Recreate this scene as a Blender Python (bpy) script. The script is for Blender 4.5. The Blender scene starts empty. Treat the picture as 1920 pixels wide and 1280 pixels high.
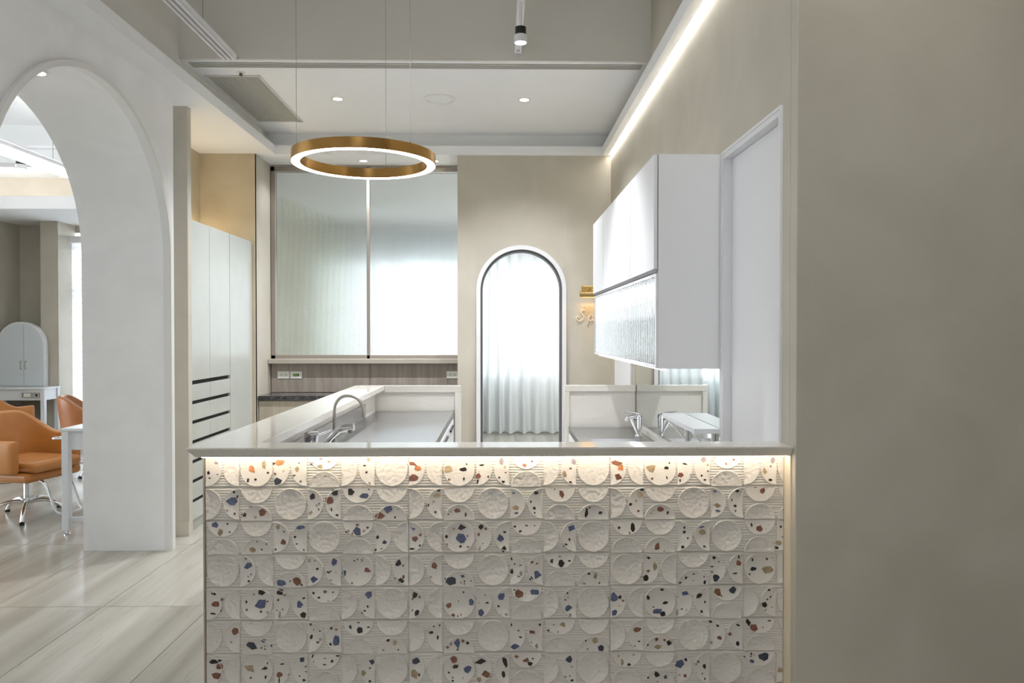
import bpy, bmesh, math, random
from mathutils import Vector, Matrix
R = math.radians
scene = bpy.context.scene
COL = scene.collection

# ------------------------------------------------------------------ camera, world, exposure
cam = bpy.data.cameras.new('camera'); camo = bpy.data.objects.new('camera', cam); COL.objects.link(camo)
cam.sensor_width = 36; cam.lens = 1400 / 1920 * 36; cam.clip_start = .02
camo.location = (0, 0, 1.5)
camo.rotation_euler = (R(90) - math.atan(18 / 1400), 0, -math.atan(22 / 1400))
scene.camera = camo
world = bpy.data.worlds.new('daylight'); scene.world = world; world.use_nodes = True
bg = world.node_tree.nodes['Background']; bg.inputs[0].default_value = (.90, .955, 1, 1); bg.inputs[1].default_value = 4.2
vs = scene.view_settings
vs.view_transform = 'Standard'; vs.look = 'None'; vs.gamma = 1; vs.use_curve_mapping = False
vs.exposure = 0.72

# ------------------------------------------------------------------ materials
MATS = {}
def srgb(c):
    return tuple(((v / 255) / 12.92 if v / 255 <= .04045 else ((v / 255 + .055) / 1.055) ** 2.4) for v in c)
def mat(name, col=(200, 200, 200), rough=.5, metal=0., spec=.5, **kw):
    m = bpy.data.materials.new(name); m.use_nodes = True
    b = m.node_tree.nodes['Principled BSDF']
    b.inputs['Base Color'].default_value = (*srgb(col), 1)
    b.inputs['Roughness'].default_value = rough; b.inputs['Metallic'].default_value = metal
    b.inputs['Specular IOR Level'].default_value = spec
    for k, v in kw.items(): b.inputs[k].default_value = v
    MATS[name] = m
    return m
def N(m, t, **props):
    n = m.node_tree.nodes.new(t)
    for k, v in props.items(): setattr(n, k, v)
    return n
def L(m, a, b): m.node_tree.links.new(a, b)
def noise_color(m, c1, c2, scale=2., detail=6., stretch=(1, 1, 1), lo=.3, hi=.7, rot=(0, 0, 0), distortion=0., bump=0., bscale=None, coord='Object', world_space=True):
    b = m.node_tree.nodes['Principled BSDF']
    if world_space:
        g = N(m, 'ShaderNodeNewGeometry'); src = g.outputs['Position']
    else:
        g = N(m, 'ShaderNodeTexCoord'); src = g.outputs[coord]
    mp = N(m, 'ShaderNodeMapping'); mp.inputs['Scale'].default_value = stretch; mp.inputs['Rotation'].default_value = rot
    L(m, src, mp.inputs['Vector'])
    n = N(m, 'ShaderNodeTexNoise'); n.inputs['Scale'].default_value = scale; n.inputs['Detail'].default_value = detail
    n.inputs['Distortion'].default_value = distortion
    L(m, mp.outputs[0], n.inputs['Vector'])
    r = N(m, 'ShaderNodeValToRGB'); r.color_ramp.elements[0].position = lo; r.color_ramp.elements[1].position = hi
    r.color_ramp.elements[0].color = (*srgb(c1), 1); r.color_ramp.elements[1].color = (*srgb(c2), 1)
    L(m, n.outputs['Fac'], r.inputs[0]); L(m, r.outputs[0], b.inputs['Base Color'])
    if bump:
        n2 = N(m, 'ShaderNodeTexNoise'); n2.inputs['Scale'].default_value = bscale or scale * 4; n2.inputs['Detail'].default_value = 4
        L(m, mp.outputs[0], n2.inputs['Vector'])
        bp = N(m, 'ShaderNodeBump'); bp.inputs['Strength'].default_value = bump; bp.inputs['Distance'].default_value = .002
        L(m, n2.outputs['Fac'], bp.inputs['Height']); L(m, bp.outputs[0], b.inputs['Normal'])
    return r
def emis(name, col, strength):
    m = bpy.data.materials.new(name); m.use_nodes = True
    b = m.node_tree.nodes['Principled BSDF']; b.inputs['Base Color'].default_value = (.8, .8, .8, 1)
    b.inputs['Emission Color'].default_value = (*srgb(col), 1); b.inputs['Emission Strength'].default_value = strength
    MATS[name] = m; return m

plaster = mat('plaster_beige', rough=.62, spec=.3); noise_color(plaster, (190, 184, 169), (201, 195, 181), 2.6, 9, distortion=.5, bump=.12, bscale=30)
plaster_warm_lit = mat('plaster_warm_lit', rough=.62, spec=.3); noise_color(plaster_warm_lit, (184, 172, 148), (198, 187, 164), 2.6, 8, distortion=1.0, bump=.1, bscale=30)  # copy of the beige plaster with the niche's warm light in its colour
white = mat('white_paint', rough=.6, spec=.3); noise_color(white, (228, 227, 224), (233, 232, 229), 3, 3)
archwhite = mat('arch_plaster_white', rough=.6, spec=.3); noise_color(archwhite, (234, 234, 233), (241, 241, 240), 3, 7, distortion=1., bump=.08, bscale=25)
ceilw = mat('ceiling_white', rough=.75, spec=.2); noise_color(ceilw, (238, 239, 239), (241, 242, 242), 2, 2)
grayup = mat('ceiling_upper_gray', rough=.75, spec=.2); noise_color(grayup, (220, 217, 210), (225, 222, 215), 1.5, 4)
lam = mat('white_laminate', (232, 232, 234), .5)
ward = mat('wardrobe_sage', rough=.3, spec=.5); ward.node_tree.nodes['Principled BSDF'].inputs['Roughness'].default_value = .24; noise_color(ward, (186, 189, 182), (190, 193, 187), 6, 3)
dark = mat('dark_gap', (22, 21, 20), .7)
black = mat('black_plastic', (25, 25, 26), .45)
quartz = mat('quartz_white', rough=.06, spec=.5)
chromeM = mat('chrome', (225, 225, 228), .07, 1.)
steel = mat('brushed_steel', (176, 176, 176), .26, 1.)
b_ = steel.node_tree.nodes['Principled BSDF']; b_.inputs['Anisotropic'].default_value = .4
steel_dull = mat('faucet_steel', (176, 172, 162), .3, 1.)
brass = mat('brushed_brass', (186, 144, 84), .22, 1.)
b_ = brass.node_tree.nodes['Principled BSDF']; b_.inputs['Anisotropic'].default_value = .6
brass_pol = mat('polished_brass', (205, 168, 96), .16, 1.)
frame_m = mat('window_frame_taupe', (150, 141, 130), .35, .3)
wood = mat('gray_wood', rough=.45); noise_color(wood, (146, 136, 125), (170, 160, 149), 3.2, 6, stretch=(9, 9, .8), distortion=.6)
wood_l = mat('beige_wood', rough=.45); noise_color(wood_l, (172, 161, 144), (190, 179, 162), 3.2, 6, stretch=(9, 9, .8), distortion=.6)
marble = mat('dark_marble', rough=.15); noise_color(marble, (52, 50, 52), (120, 116, 116), 7, 9, distortion=2.2, lo=.5, hi=.75)
leather = mat('tan_leather', rough=.36, spec=.5); noise_color(leather, (182, 118, 58), (200, 134, 70), 5, 5, bump=.1, bscale=160)
leather_d = mat('brown_leather', rough=.34, spec=.5); noise_color(leather_d, (156, 98, 58), (172, 112, 68), 5, 5, bump=.1, bscale=160)
tilem = mat('tile_glaze', rough=.42, spec=.4); noise_color(tilem, (216, 210, 202), (222, 217, 209), 6, 4)
def bumpy(name, scale, dist, strength=1., det=.6):
    m = mat(name, rough=.45, spec=.4); r = noise_color(m, (217, 211, 203), (223, 218, 210), 6, 4)
    b = m.node_tree.nodes['Principled BSDF']; g = N(m, 'ShaderNodeNewGeometry')
    n = N(m, 'ShaderNodeTexNoise'); n.inputs['Scale'].default_value = scale; n.inputs['Detail'].default_value = det
    bp = N(m, 'ShaderNodeBump'); bp.inputs['Strength'].default_value = strength; bp.inputs['Distance'].default_value = dist
    L(m, g.outputs['Position'], n.inputs['Vector']); L(m, n.outputs['Fac'], bp.inputs['Height']); L(m, bp.outputs[0], b.inputs['Normal'])
    return m
disc_plain = bumpy('tile_disc_hammered', 75, .0038)
disc_stone = bumpy('tile_disc_fine', 190, .0013, det=1.5)
chipcols = {'b': (86, 94, 122), 'd': (62, 64, 76), 'k': (44, 38, 35), 'r': (128, 84, 66), 't': (166, 146, 116), 'o': (186, 122, 80), 'g': (166, 158, 138), 'p': (150, 138, 142)}
chipm = {}
for k, c in chipcols.items():
    m = mat('chip_' + k, rough=.4); noise_color(m, tuple(v * .85 for v in c), tuple(min(255, v * 1.12) for v in c), 70, 4); chipm[k] = m
floorm = mat('floor_stone', rough=.2, spec=.5)
quartz_r = None
glass = mat('reeded_glass', (250, 253, 252), .12, 0., .5); glass.node_tree.nodes['Principled BSDF'].inputs['Transmission Weight'].default_value = 1.; glass.node_tree.nodes['Principled BSDF'].inputs['IOR'].default_value = 1.3
glass_c = mat('cabinet_reeded_glass', (250, 253, 252), .03, 0., .5); glass_c.node_tree.nodes['Principled BSDF'].inputs['Transmission Weight'].default_value = 1.; glass_c.node_tree.nodes['Principled BSDF'].inputs['IOR'].default_value = 1.35
mirror = mat('mirror_silver', (226, 230, 228), .02, 1.)
ledm = emis('led_warm', (255, 238, 216), 13)
ledc = emis('led_neutral', (255, 250, 244), 16)
ringled = emis('ring_diffuser', (255, 248, 240), 13)
dlm = emis('downlight_lens', (255, 248, 238), 9)
linled = emis('linear_diffuser', (250, 252, 255), 5)
linled2 = emis('added_linear_diffuser', (246, 250, 255), 11.5)
ledn = emis('niche_led', (255, 232, 198), 22)
ledcab2 = emis('cabinet_led_inner', (250, 252, 255), 12)
ledcab = emis('cabinet_led', (255, 252, 248), 4)
white_pl = mat('white_plastic', (236, 235, 230), .35)
green = mat('green_plastic', (128, 158, 66), .35)
speaker_m = mat('speaker_grille', (236, 238, 237), .6)
louv = mat('louver_white', (214, 213, 206), .5)
slotm = mat('slot_gray', (150, 144, 134), .6)
tablew = mat('table_white', (226, 228, 230), .3)

# quartz specks
b_ = quartz.node_tree.nodes['Principled BSDF']; g_ = N(quartz, 'ShaderNodeNewGeometry')
v_ = N(quartz, 'ShaderNodeTexVoronoi'); v_.inputs['Scale'].default_value = 75; L(quartz, g_.outputs['Position'], v_.inputs['Vector'])
r_ = N(quartz, 'ShaderNodeValToRGB'); r_.color_ramp.elements[0].position = .10; r_.color_ramp.elements[1].position = .16
r_.color_ramp.elements[0].color = (*srgb((186, 176, 164)), 1); r_.color_ramp.elements[1].color = (*srgb((226, 222, 213)), 1)
L(quartz, v_.outputs['Distance'], r_.inputs[0]); L(quartz, r_.outputs[0], b_.inputs['Base Color'])
# veined floor stone: long streaks running almost along the room, each tile shifted by its own random value
def floor_nodes(m):
    b = m.node_tree.nodes['Principled BSDF']
    g = N(m, 'ShaderNodeNewGeometry'); oi = N(m, 'ShaderNodeObjectInfo')
    sc = N(m, 'ShaderNodeVectorMath', operation='SCALE'); cmb = N(m, 'ShaderNodeCombineXYZ')
    L(m, oi.outputs['Random'], cmb.inputs[0]); L(m, oi.outputs['Random'], cmb.inputs[1]); L(m, cmb.outputs[0], sc.inputs[0]); sc.inputs['Scale'].default_value = 9.
    add = N(m, 'ShaderNodeVectorMath', operation='ADD'); L(m, g.outputs['Position'], add.inputs[0]); L(m, sc.outputs[0], add.inputs[1])
    mp = N(m, 'ShaderNodeMapping'); mp.inputs['Rotation'].default_value = (0, 0, R(14)); mp.inputs['Scale'].default_value = (3.6, .2, 1)
    L(m, add.outputs[0], mp.inputs[0])
    n = N(m, 'ShaderNodeTexNoise'); n.inputs['Scale'].default_value = 1.5; n.inputs['Detail'].default_value = 7; n.inputs['Distortion'].default_value = .5
    L(m, mp.outputs[0], n.inputs['Vector'])
    r = N(m, 'ShaderNodeValToRGB'); e = r.color_ramp.elements
    e[0].position = .3; e[0].color = (*srgb((150, 145, 134)), 1); e[1].position = .72; e[1].color = (*srgb((184, 180, 170)), 1)
    e2 = r.color_ramp.elements.new(.5); e2.color = (*srgb((170, 165, 154)), 1)
    L(m, n.outputs['Fac'], r.inputs[0])
    w = N(m, 'ShaderNodeTexNoise'); w.inputs['Scale'].default_value = 3.1; w.inputs['Detail'].default_value = 3; L(m, mp.outputs[0], w.inputs['Vector'])
    r2 = N(m, 'ShaderNodeValToRGB'); f = r2.color_ramp.elements
    f[0].position = .485; f[0].color = (0, 0, 0, 1); f[1].position = .515; f[1].color = (0, 0, 0, 1); f2 = r2.color_ramp.elements.new(.5); f2.color = (.35, .35, .35, 1)
    L(m, w.outputs['Fac'], r2.inputs[0])
    mx = N(m, 'ShaderNodeMix', data_type='RGBA'); L(m, r2.outputs[0], mx.inputs[0]); L(m, r.outputs[0], mx.inputs[6]); mx.inputs[7].default_value = (*srgb((142, 135, 122)), 1)
    L(m, mx.outputs[2], b.inputs['Base Color'])
floor_nodes(floorm)
# sheer curtain and blind
def sheer(name, col, transp, transl):
    m = bpy.data.materials.new(name); m.use_nodes = True; nt = m.node_tree; nt.nodes.clear()
    o = nt.nodes.new('ShaderNodeOutputMaterial'); d = nt.nodes.new('ShaderNodeBsdfDiffuse'); t = nt.nodes.new('ShaderNodeBsdfTranslucent'); p = nt.nodes.new('ShaderNodeBsdfTransparent')
    d.inputs[0].default_value = t.inputs[0].default_value = (*srgb(col), 1)
    m1 = nt.nodes.new('ShaderNodeMixShader'); m1.inputs[0].default_value = transl; nt.links.new(d.outputs[0], m1.inputs[1]); nt.links.new(t.outputs[0], m1.inputs[2])
    m2 = nt.nodes.new('ShaderNodeMixShader'); m2.inputs[0].default_value = transp; nt.links.new(m1.outputs[0], m2.inputs[1]); nt.links.new(p.outputs[0], m2.inputs[2])
    nt.links.new(m2.outputs[0], o.inputs[0]); MATS[name] = m; return m
sheerm = sheer('sheer_curtain', (226, 229, 230), .02, .125)
sheerm2 = sheer('sheer_curtain_bright', (232, 236, 237), .06, .34)  # brighter, more translucent copy of the sheer, daylight put into the material
blindm = sheer('zebra_blind_solid', (244, 246, 248), .35, .6)

# ------------------------------------------------------------------ builders
WL = {}
class MB:
    def __init__(s): s.v = []; s.f = []; s.m = []
    def add(s, vs, fs, mi=0):
        o = len(s.v); s.v += [tuple(p) for p in vs]; s.f += [tuple(i + o for i in f) for f in fs]; s.m += [mi] * len(fs); return s
    def box(s, x0, x1, y0, y1, z0, z1, mi=0):
        vs = [(x0, y0, z0), (x1, y0, z0), (x1, y1, z0), (x0, y1, z0), (x0, y0, z1), (x1, y0, z1), (x1, y1, z1), (x0, y1, z1)]
        return s.add(vs, [(0, 3, 2, 1), (4, 5, 6, 7), (0, 1, 5, 4), (1, 2, 6, 5), (2, 3, 7, 6), (3, 0, 4, 7)], mi)
    def tube(s, pts, r, n=10, mi=0, caps=True, close=False):
        pts = [Vector(p) for p in pts]; k = len(pts); rs = r if isinstance(r, (list, tuple)) else [r] * k
        up = None; vs = []
        for i, p in enumerate(pts):
            if close: t = pts[(i + 1) % k] - pts[i - 1]
            else: t = pts[min(i + 1, k - 1)] - pts[max(i - 1, 0)]
            t.normalize()
            if up is None:
                a = Vector((0, 0, 1)) if abs(t.z) < .9 else Vector((1, 0, 0)); up = (a - t * a.dot(t)).normalized()
            else: up = (up - t * up.dot(t)).normalized()
            sd = t.cross(up)
            for j in range(n):
                a = 2 * math.pi * j / n; vs.append(p + (up * math.cos(a) + sd * math.sin(a)) * rs[i])
        fs = []
        for i in range(k if close else k - 1):
            i2 = (i + 1) % k
            for j in range(n): fs.append((i * n + j, i * n + (j + 1) % n, i2 * n + (j + 1) % n, i2 * n + j))
        if caps and not close: fs += [tuple(range(n))[::-1], tuple((k - 1) * n + j for j in range(n))]
        return s.add(vs, fs, mi)
    def lathe(s, c, prof, n=32, mi=0, close=False):
        vs = []; k = len(prof)
        for j in range(n):
            a = 2 * math.pi * j / n
            for r, z in prof: vs.append((c[0] + r * math.cos(a), c[1] + r * math.sin(a), c[2] + z))
        fs = []
        for j in range(n):
            j2 = (j + 1) % n
            for i in range(k if close else k - 1):
                i2 = (i + 1) % k; fs.append((j * k + i, j2 * k + i, j2 * k + i2, j * k + i2))
        return s.add(vs, fs, mi)
    def prism(s, poly, f3, a, b, mi=0):
        """convex or simple polygon (2D) mapped by f3(u,v,w), extruded w from a to b"""
        n = len(poly); vs = [f3(u, v, a) for u, v in poly] + [f3(u, v, b) for u, v in poly]
        fs = [tuple(range(n)), tuple(range(2 * n - 1, n - 1, -1))] + [(i, i + n, (i + 1) % n + n, (i + 1) % n) for i in range(n)]
        return s.add(vs, fs, mi)
    def xf(s, M):
        s.v = [tuple(M @ Vector(p)) for p in s.v]; return s
    def build(s, name, m, parent=None, bevel=0., smooth=False, seg=2, origin=None, fix=True):
        me = bpy.data.meshes.new(name)
        xs, ys, zs = zip(*s.v)
        o = Vector(origin) if origin else Vector(((min(xs) + max(xs)) / 2, (min(ys) + max(ys)) / 2, min(zs)))
        me.from_pydata([tuple(Vector(p) - o) for p in s.v], [], s.f)
        for mm in (m if isinstance(m, (list, tuple)) else [m]): me.materials.append(mm)
        if isinstance(m, (list, tuple)): me.polygons.foreach_set('material_index', s.m)
        if fix:
            bm = bmesh.new(); bm.from_mesh(me); bmesh.ops.recalc_face_normals(bm, faces=bm.faces); bm.to_mesh(me); bm.free()
        if smooth:
            me.polygons.foreach_set('use_smooth', [True] * len(me.polygons))
            me.set_sharp_from_angle(angle=R(38))
        ob = bpy.data.objects.new(name, me); COL.objects.link(ob)
        place(ob, o, parent)
        if bevel:
            bv = ob.modifiers.new('edge', 'BEVEL'); bv.width = bevel; bv.segments = seg; bv.limit_method = 'ANGLE'
        return ob
def place(ob, o, parent):
    WL[ob.name] = Vector(o)
    if parent: ob.parent = parent; ob.location = Vector(o) - WL[parent.name]
    else: ob.location = o
def tag(o, label, cat, group=None, kind=None):
    o['label'] = label; o['category'] = cat
    if group: o['group'] = group
    if kind: o['kind'] = kind
    return o
def thing(name, loc, label, cat, group=None, kind=None):
    o = bpy.data.objects.new(name, None); o.empty_display_size = .05; COL.objects.link(o); place(o, loc, None)
    return tag(o, label, cat, group, kind)
def bx(name, m, parent, x0, x1, y0, y1, z0, z1, bevel=0.):
    return MB().box(x0, x1, y0, y1, z0, z1).build(name, m, parent, bevel)
def struct(name, m, boxes, label, cat, bevel=0.):
    b = MB()
    for q in boxes: b.box(*q)
    return tag(b.build(name, m, None, bevel), label, cat, kind='structure')
def lamp(name, typ, loc, power, col, parent=None, rot=(0, 0, 0), **kw):
    l = bpy.data.lights.new(name, typ); l.energy = power; l.color = srgb(col)
    for k, v in kw.items(): setattr(l, k, v)
    o = bpy.data.objects.new(name, l); COL.objects.link(o); place(o, loc, parent); o.rotation_euler = rot
    return o
def arc(cx, cy, r, a0, a1, n): return [(cx + r * math.cos(R(a0 + (a1 - a0) * i / n)), cy + r * math.sin(R(a0 + (a1 - a0) * i / n))) for i in range(n + 1)]
def smoothpts(P, k=6):
    P = [Vector(p) for p in P]; out = []
    for i in range(len(P) - 1):
        a, b, c, d = P[max(i - 1, 0)], P[i], P[i + 1], P[min(i + 2, len(P) - 1)]
        for j in range(k):
            t = j / k; out.append(.5 * ((2 * b) + (c - a) * t + (2 * a - 5 * b + 4 * c - d) * t * t + (3 * b - a - 3 * c + d) * t ** 3))
    out.append(P[-1]); return out

# ------------------------------------------------------------------ setting: floor
XL = -2.27; XR = 1.037; ZS = 3.148; ZT = 3.36; DB = 7.0; ZU = 4.1; DN = -3.2; DC = 11.15
grout = mat('floor_grout', (138, 131, 120), .7)
fl = tag(bx('floor', grout, None, -9.5, 4.6, DN, DC + .25, -.1, -.003), 'pale veined stone tile floor of the salon', 'floor', kind='structure')
tw, tl = .59, 1.2; tmesh = None
for i in range(-9, 6):
    for j in range(-3, 6):
        x0 = -2.17 + i * tw; y0 = 4.097 + j * tl
        if x0 + tw > XR + .5 or y0 < .4 or y0 > 11: continue
        if tmesh is None:
            ob = MB().box(0, tw - .004, 0, tl - .004, -.0028, 0).build('floor_tile', floorm, fl, .0008, origin=(0, 0, 0), seg=1); tmesh = ob.data; mod = True
        else:
            ob = bpy.data.objects.new('floor_tile', tmesh); COL.objects.link(ob)
        ob.parent = fl; ob.location = Vector((x0, y0, 0)) - WL[fl.name]

# unseen walls behind and beside the camera
struct('wall_front', white, [(-2.3, -1.9, DN - .12, DN, 0, ZU), (-.3, 4.7, DN - .12, DN, 0, ZU), (-1.9, -.3, DN - .12, DN, 2.3, ZU), (-1.9, -.3, DN - .12, DN, 0, .9)], 'unseen white wall behind the viewpoint, its opening sized for the light', 'wall')
struct('wall_side_right', plaster, [(4.6, 4.75, DN, 2.66, 0, ZU)], 'plaster side wall beyond the right of the view', 'wall')
struct('wall_salon_front', white, [(-9.3, -8.0, DN - .12, DN, 0, 3.6), (-6.0, -2.86, DN - .12, DN, 0, 3.6), (-8.0, -6.0, DN - .12, DN, 0, 3.6)], 'unseen white front wall of the styling room, closed to cut the light', 'wall')
struct('wall_salon_side', white, [(-9.3, -9.15, DN, 10.3, 0, .4), (-9.3, -9.15, DN, 10.3, 2.9, 3.6), (-9.3, -9.15, 7.5, 10.3, .4, 2.9), (-9.3, -9.15, DN, 2.5, .4, 2.9)], 'unseen wall on the far left of the styling room, its opening sized for the light', 'wall')
# ------------------------------------------------------------------ arch wall on the left
AC, AZ, AR = 4.223, 2.014, .922; XA = -2.856
def arch_wall():
    b = MB(); n = 40
    y0, y1, zt = DN, 5.235, ZS + .05
    prof = [(AC - AR, 0.)] + [(AC - AR * math.cos(math.pi * i / n), AZ + AR * math.sin(math.pi * i / n)) for i in range(n + 1)] + [(AC + AR, 0.)]
    for X in (XL, XA):
        pass
    vs = []; fs = []
    for X in (XL, XA):
        o = len(vs)
        vs += [(X, y0, 0), (X, y0, zt), (X, y1, zt), (X, y1, 0)] + [(X, p, q) for p, q in prof]
        vs += [(X, p, zt) for p, q in prof]
        k = len(prof)
        fs.append((o + 0, o + 4, o + 4 + k, o + 1)); fs.append((o + 3, o + 2, o + 4 + 2 * k - 1, o + 4 + k - 1))
        for i in range(k - 1):
            if i not in (0, k - 2): fs.append((o + 4 + i, o + 5 + i, o + 5 + k + i, o + 4 + k + i))
            else: pass
    m = len(vs) // 2; k = len(prof)
    # the flat jamb edges share their x, so the strips above them start at the springing
    for i in range(k - 1): fs.append((4 + i, 5 + i, m + 5 + i, m + 4 + i))
    fs += [(0, 1, m + 1, m), (2, 3, m + 3, m + 2), (1, 2, m + 2, m + 1)]
    # close the left/right piers: quads 0-4-(4+k)-1 above used jamb foot, top
    return b.add(vs, fs)
aw = tag(arch_wall().build('wall_left', archwhite, smooth=True), 'thick white wall pierced by the tall round arch', 'wall', kind='structure')
def arch_strip(X0, X1, cy, cz, r0, r1, z0, n=40, axis='x'):
    """flat band following an arch: inner radius r0, outer r1, thickness X0..X1"""
    pts = []
    for r in (r0, r1):
        pts.append([(cy - r, z0)] + [(cy - r * math.cos(math.pi * i / n), cz + r * math.sin(math.pi * i / n)) for i in range(n + 1)] + [(cy + r, z0)])
    k = len(pts[0]); vs = []
    for w in (X0, X1):
        for ring in pts: vs += [((w, p, q) if axis == 'x' else (p, w, q)) for p, q in ring]
    fs = []
    for i in range(k - 1):
        fs += [(i, i + 1, k + i + 1, k + i), (2 * k + i, 3 * k + i, 3 * k + i + 1, 2 * k + i + 1), (i, 2 * k + i, 2 * k + i + 1, i + 1), (k + i, k + i + 1, 3 * k + i + 1, 3 * k + i)]
    for e in (0, k - 1): fs.append((e, k + e, 3 * k + e, 2 * k + e))
    return MB().add(vs, fs)
tag(arch_strip(XL - .03, XL + .024, AC, AZ, AR - .008, AR + .024, 0).build('trim_1', mat('arch_bead', (226, 225, 222), .45), smooth=True), 'slim rounded bead around the edge of the large arch', 'trim', kind='structure')
dl = thing('arch_downlight', (-2.55, AC + .02, AZ + AR), 'round recessed downlight in the curved soffit of the large arch', 'downlight')
b = MB(); b.lathe((-2.55, AC - .05, AZ + AR - .012), [(.052, .012), (.052, 0), (.042, 0), (.038, .008)], 28); b.build('bezel', white_pl, dl, smooth=True)
MB().lathe((-2.55, AC - .05, AZ + AR - .008), [(.0, .003), (.039, .003)], 28).build('lens', dlm, dl)

# ------------------------------------------------------------------ ceilings
struct('ceiling_soffit_left', ceilw, [(-2.9, -2.09, DN, 6.98, ZS, ZS + .083)], 'white dropped soffit running along the arch wall', 'soffit')
struct('ceiling_soffit_back', ceilw, [(-2.9, XR, 6.98, 7.6, ZS, ZS + .083)], 'white dropped soffit along the back wall above the window', 'soffit')
sr = struct('ceiling_soffit_right', ceilw, [(.954, 1.012, DN, 6.98, ZS, ZS + .083), (1.012, 1.0365, DN, 6.98, ZS + .035, ZS + .083)], 'narrow white soffit strip along the right wall with light line', 'soffit')
led = MB().box(1.012, 1.0345, DN + .5, 6.97, ZS + .012, ZS + .03).build('led_strip', ledc); tag(led, 'bright linear cove light along the top of the right wall', 'light strip')
struct('ceiling', ceilw, [(-2.9, 1.2, 5.17, 7.6, ZT, ZT + .1)], 'white ceiling with vent, speaker and downlights', 'ceiling')
struct('ceiling_upper', grayup, [(-2.4, 4.6, DN, 5.2, ZU, ZU + .1)], 'raised grey upper ceiling over the reception', 'ceiling')
struct('wall_bulkhead', grayup, [(-2.19, 1.05, 5.145, 5.17, ZT - .001, ZU)], 'grey bulkhead face above the white ceiling edge', 'bulkhead')
struct('wall_upper_left', grayup, [(-2.4, -2.19, DN, 7.08, ZS + .083, ZU)], 'grey upper wall above the left soffit', 'wall')
struct('wall_upper_back', ceilw, [(-2.19, 1.05, 7.08, 7.3, ZS + .083, ZT)], 'white riser between back soffit and ceiling', 'wall')
sl = thing('linear_air_slot', (-.5, 5.25, ZT - .004), 'long grey linear air diffuser slot at the ceiling edge', 'air diffuser')
bx('backing', slotm, sl, -2.15, .99, 5.215, 5.285, ZT - .004, ZT)
for y in (5.212, 5.236, 5.260, 5.284): bx('slot_blade', louv, sl, -2.15, .99, y - .002, y + .002, ZT - .010, ZT - .004)
# vent grille
vg = thing('ceiling_vent', (-1.94, 6.06, ZT), 'rectangular slatted white air vent in the ceiling', 'vent')
bx('backing', mat('vent_dark', (62, 60, 57), .8), vg, -2.135, -1.752, 5.48, 6.64, ZT - .003, ZT)
for q in ((-2.145, -2.13, 5.47, 6.65), (-1.757, -1.742, 5.47, 6.65), (-2.145, -1.742, 5.465, 5.482), (-2.145, -1.742, 6.638, 6.655)): bx('vent_frame', louv, vg, *q, ZT - .008, ZT)
sm = None
for i in range(26):
    x = -2.128 + i * .0145
    if sm is None: o = MB().box(-.0034, .0034, -.578, .578, -.0055, -.0032).build('vent_slat', louv, vg, origin=(0, 0, 0)); sm = o.data
    else: o = bpy.data.objects.new('vent_slat', sm); COL.objects.link(o); o.parent = vg
    o.location = Vector((x, 6.06, ZT)) - WL[vg.name]
def downlight(x, y, z, r, label, power=150):
    t = thing('ceiling_downlight', (x, y, z), label, 'downlight', 'recessed ceiling downlights')
    MB().lathe((x, y, z), [(r, 0), (r, -.004), (r * .72, -.006), (r * .66, -.001)], 28).build('bezel', white_pl, t, smooth=True)
    MB().lathe((x, y, z - .0025), [(0, 0), (r * .68, 0)], 28).build('lens', dlm, t)
    lamp('downlight_glow', 'SPOT', (x, y, z - .02), power, (246, 249, 255), t, spot_size=R(125), spot_blend=1., shadow_soft_size=.03)
downlight(-1.296, 6.0, ZT, .052, 'small round downlight in the ceiling between vent and speaker')
downlight(.193, 6.0, ZT, .052, 'small round downlight in the ceiling right of the speaker', 95)
downlight(-1.317, 7.23, ZS, .05, 'round soffit downlight over the window seen inside the ring lamp', 50)
downlight(-1.97, 7.23, ZS, .05, 'soffit downlight over the window at the left end of the ring lamp', 10)
downlight(-.63, 7.23, ZS, .05, 'soffit downlight over the window at the right end of the ring lamp', 40)
sp = thing('ceiling_speaker', (-.485, 6.0, ZT), 'large round white speaker grille in the ceiling', 'speaker')
MB().lathe((-.485, 6, ZT), [(.128, 0), (.128, -.006), (.112, -.012), (.107, -.006), (.107, 0)], 40).build('rim', white_pl, sp, smooth=True)
MB().lathe((-.485, 6, ZT - .004), [(0, -.012), (.06, -.009), (.106, 0)], 40).build('grille', speaker_m, sp, smooth=True)
MB().lathe((-.485, 6, ZT - .0165), [(0, -.002), (.006, -.001), (.008, .003)], 12).build('center_dot', white_pl, sp)
spk = thing('sprinkler_head', (-1.86, 5.41, ZT), 'tiny dark sprinkler head beside the ceiling vent', 'sprinkler')
MB().lathe((-1.86, 5.41, ZT), [(.03, 0), (.03, -.004), (.012, -.006)], 20).build('escutcheon', white_pl, spk, smooth=True)
MB().lathe((-1.86, 5.41, ZT), [(.012, -.004), (.01, -.02), (.016, -.024), (0, -.026)], 14).build('deflector', mat('gunmetal', (110, 106, 98), .3, 1.), spk, smooth=True)

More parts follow.
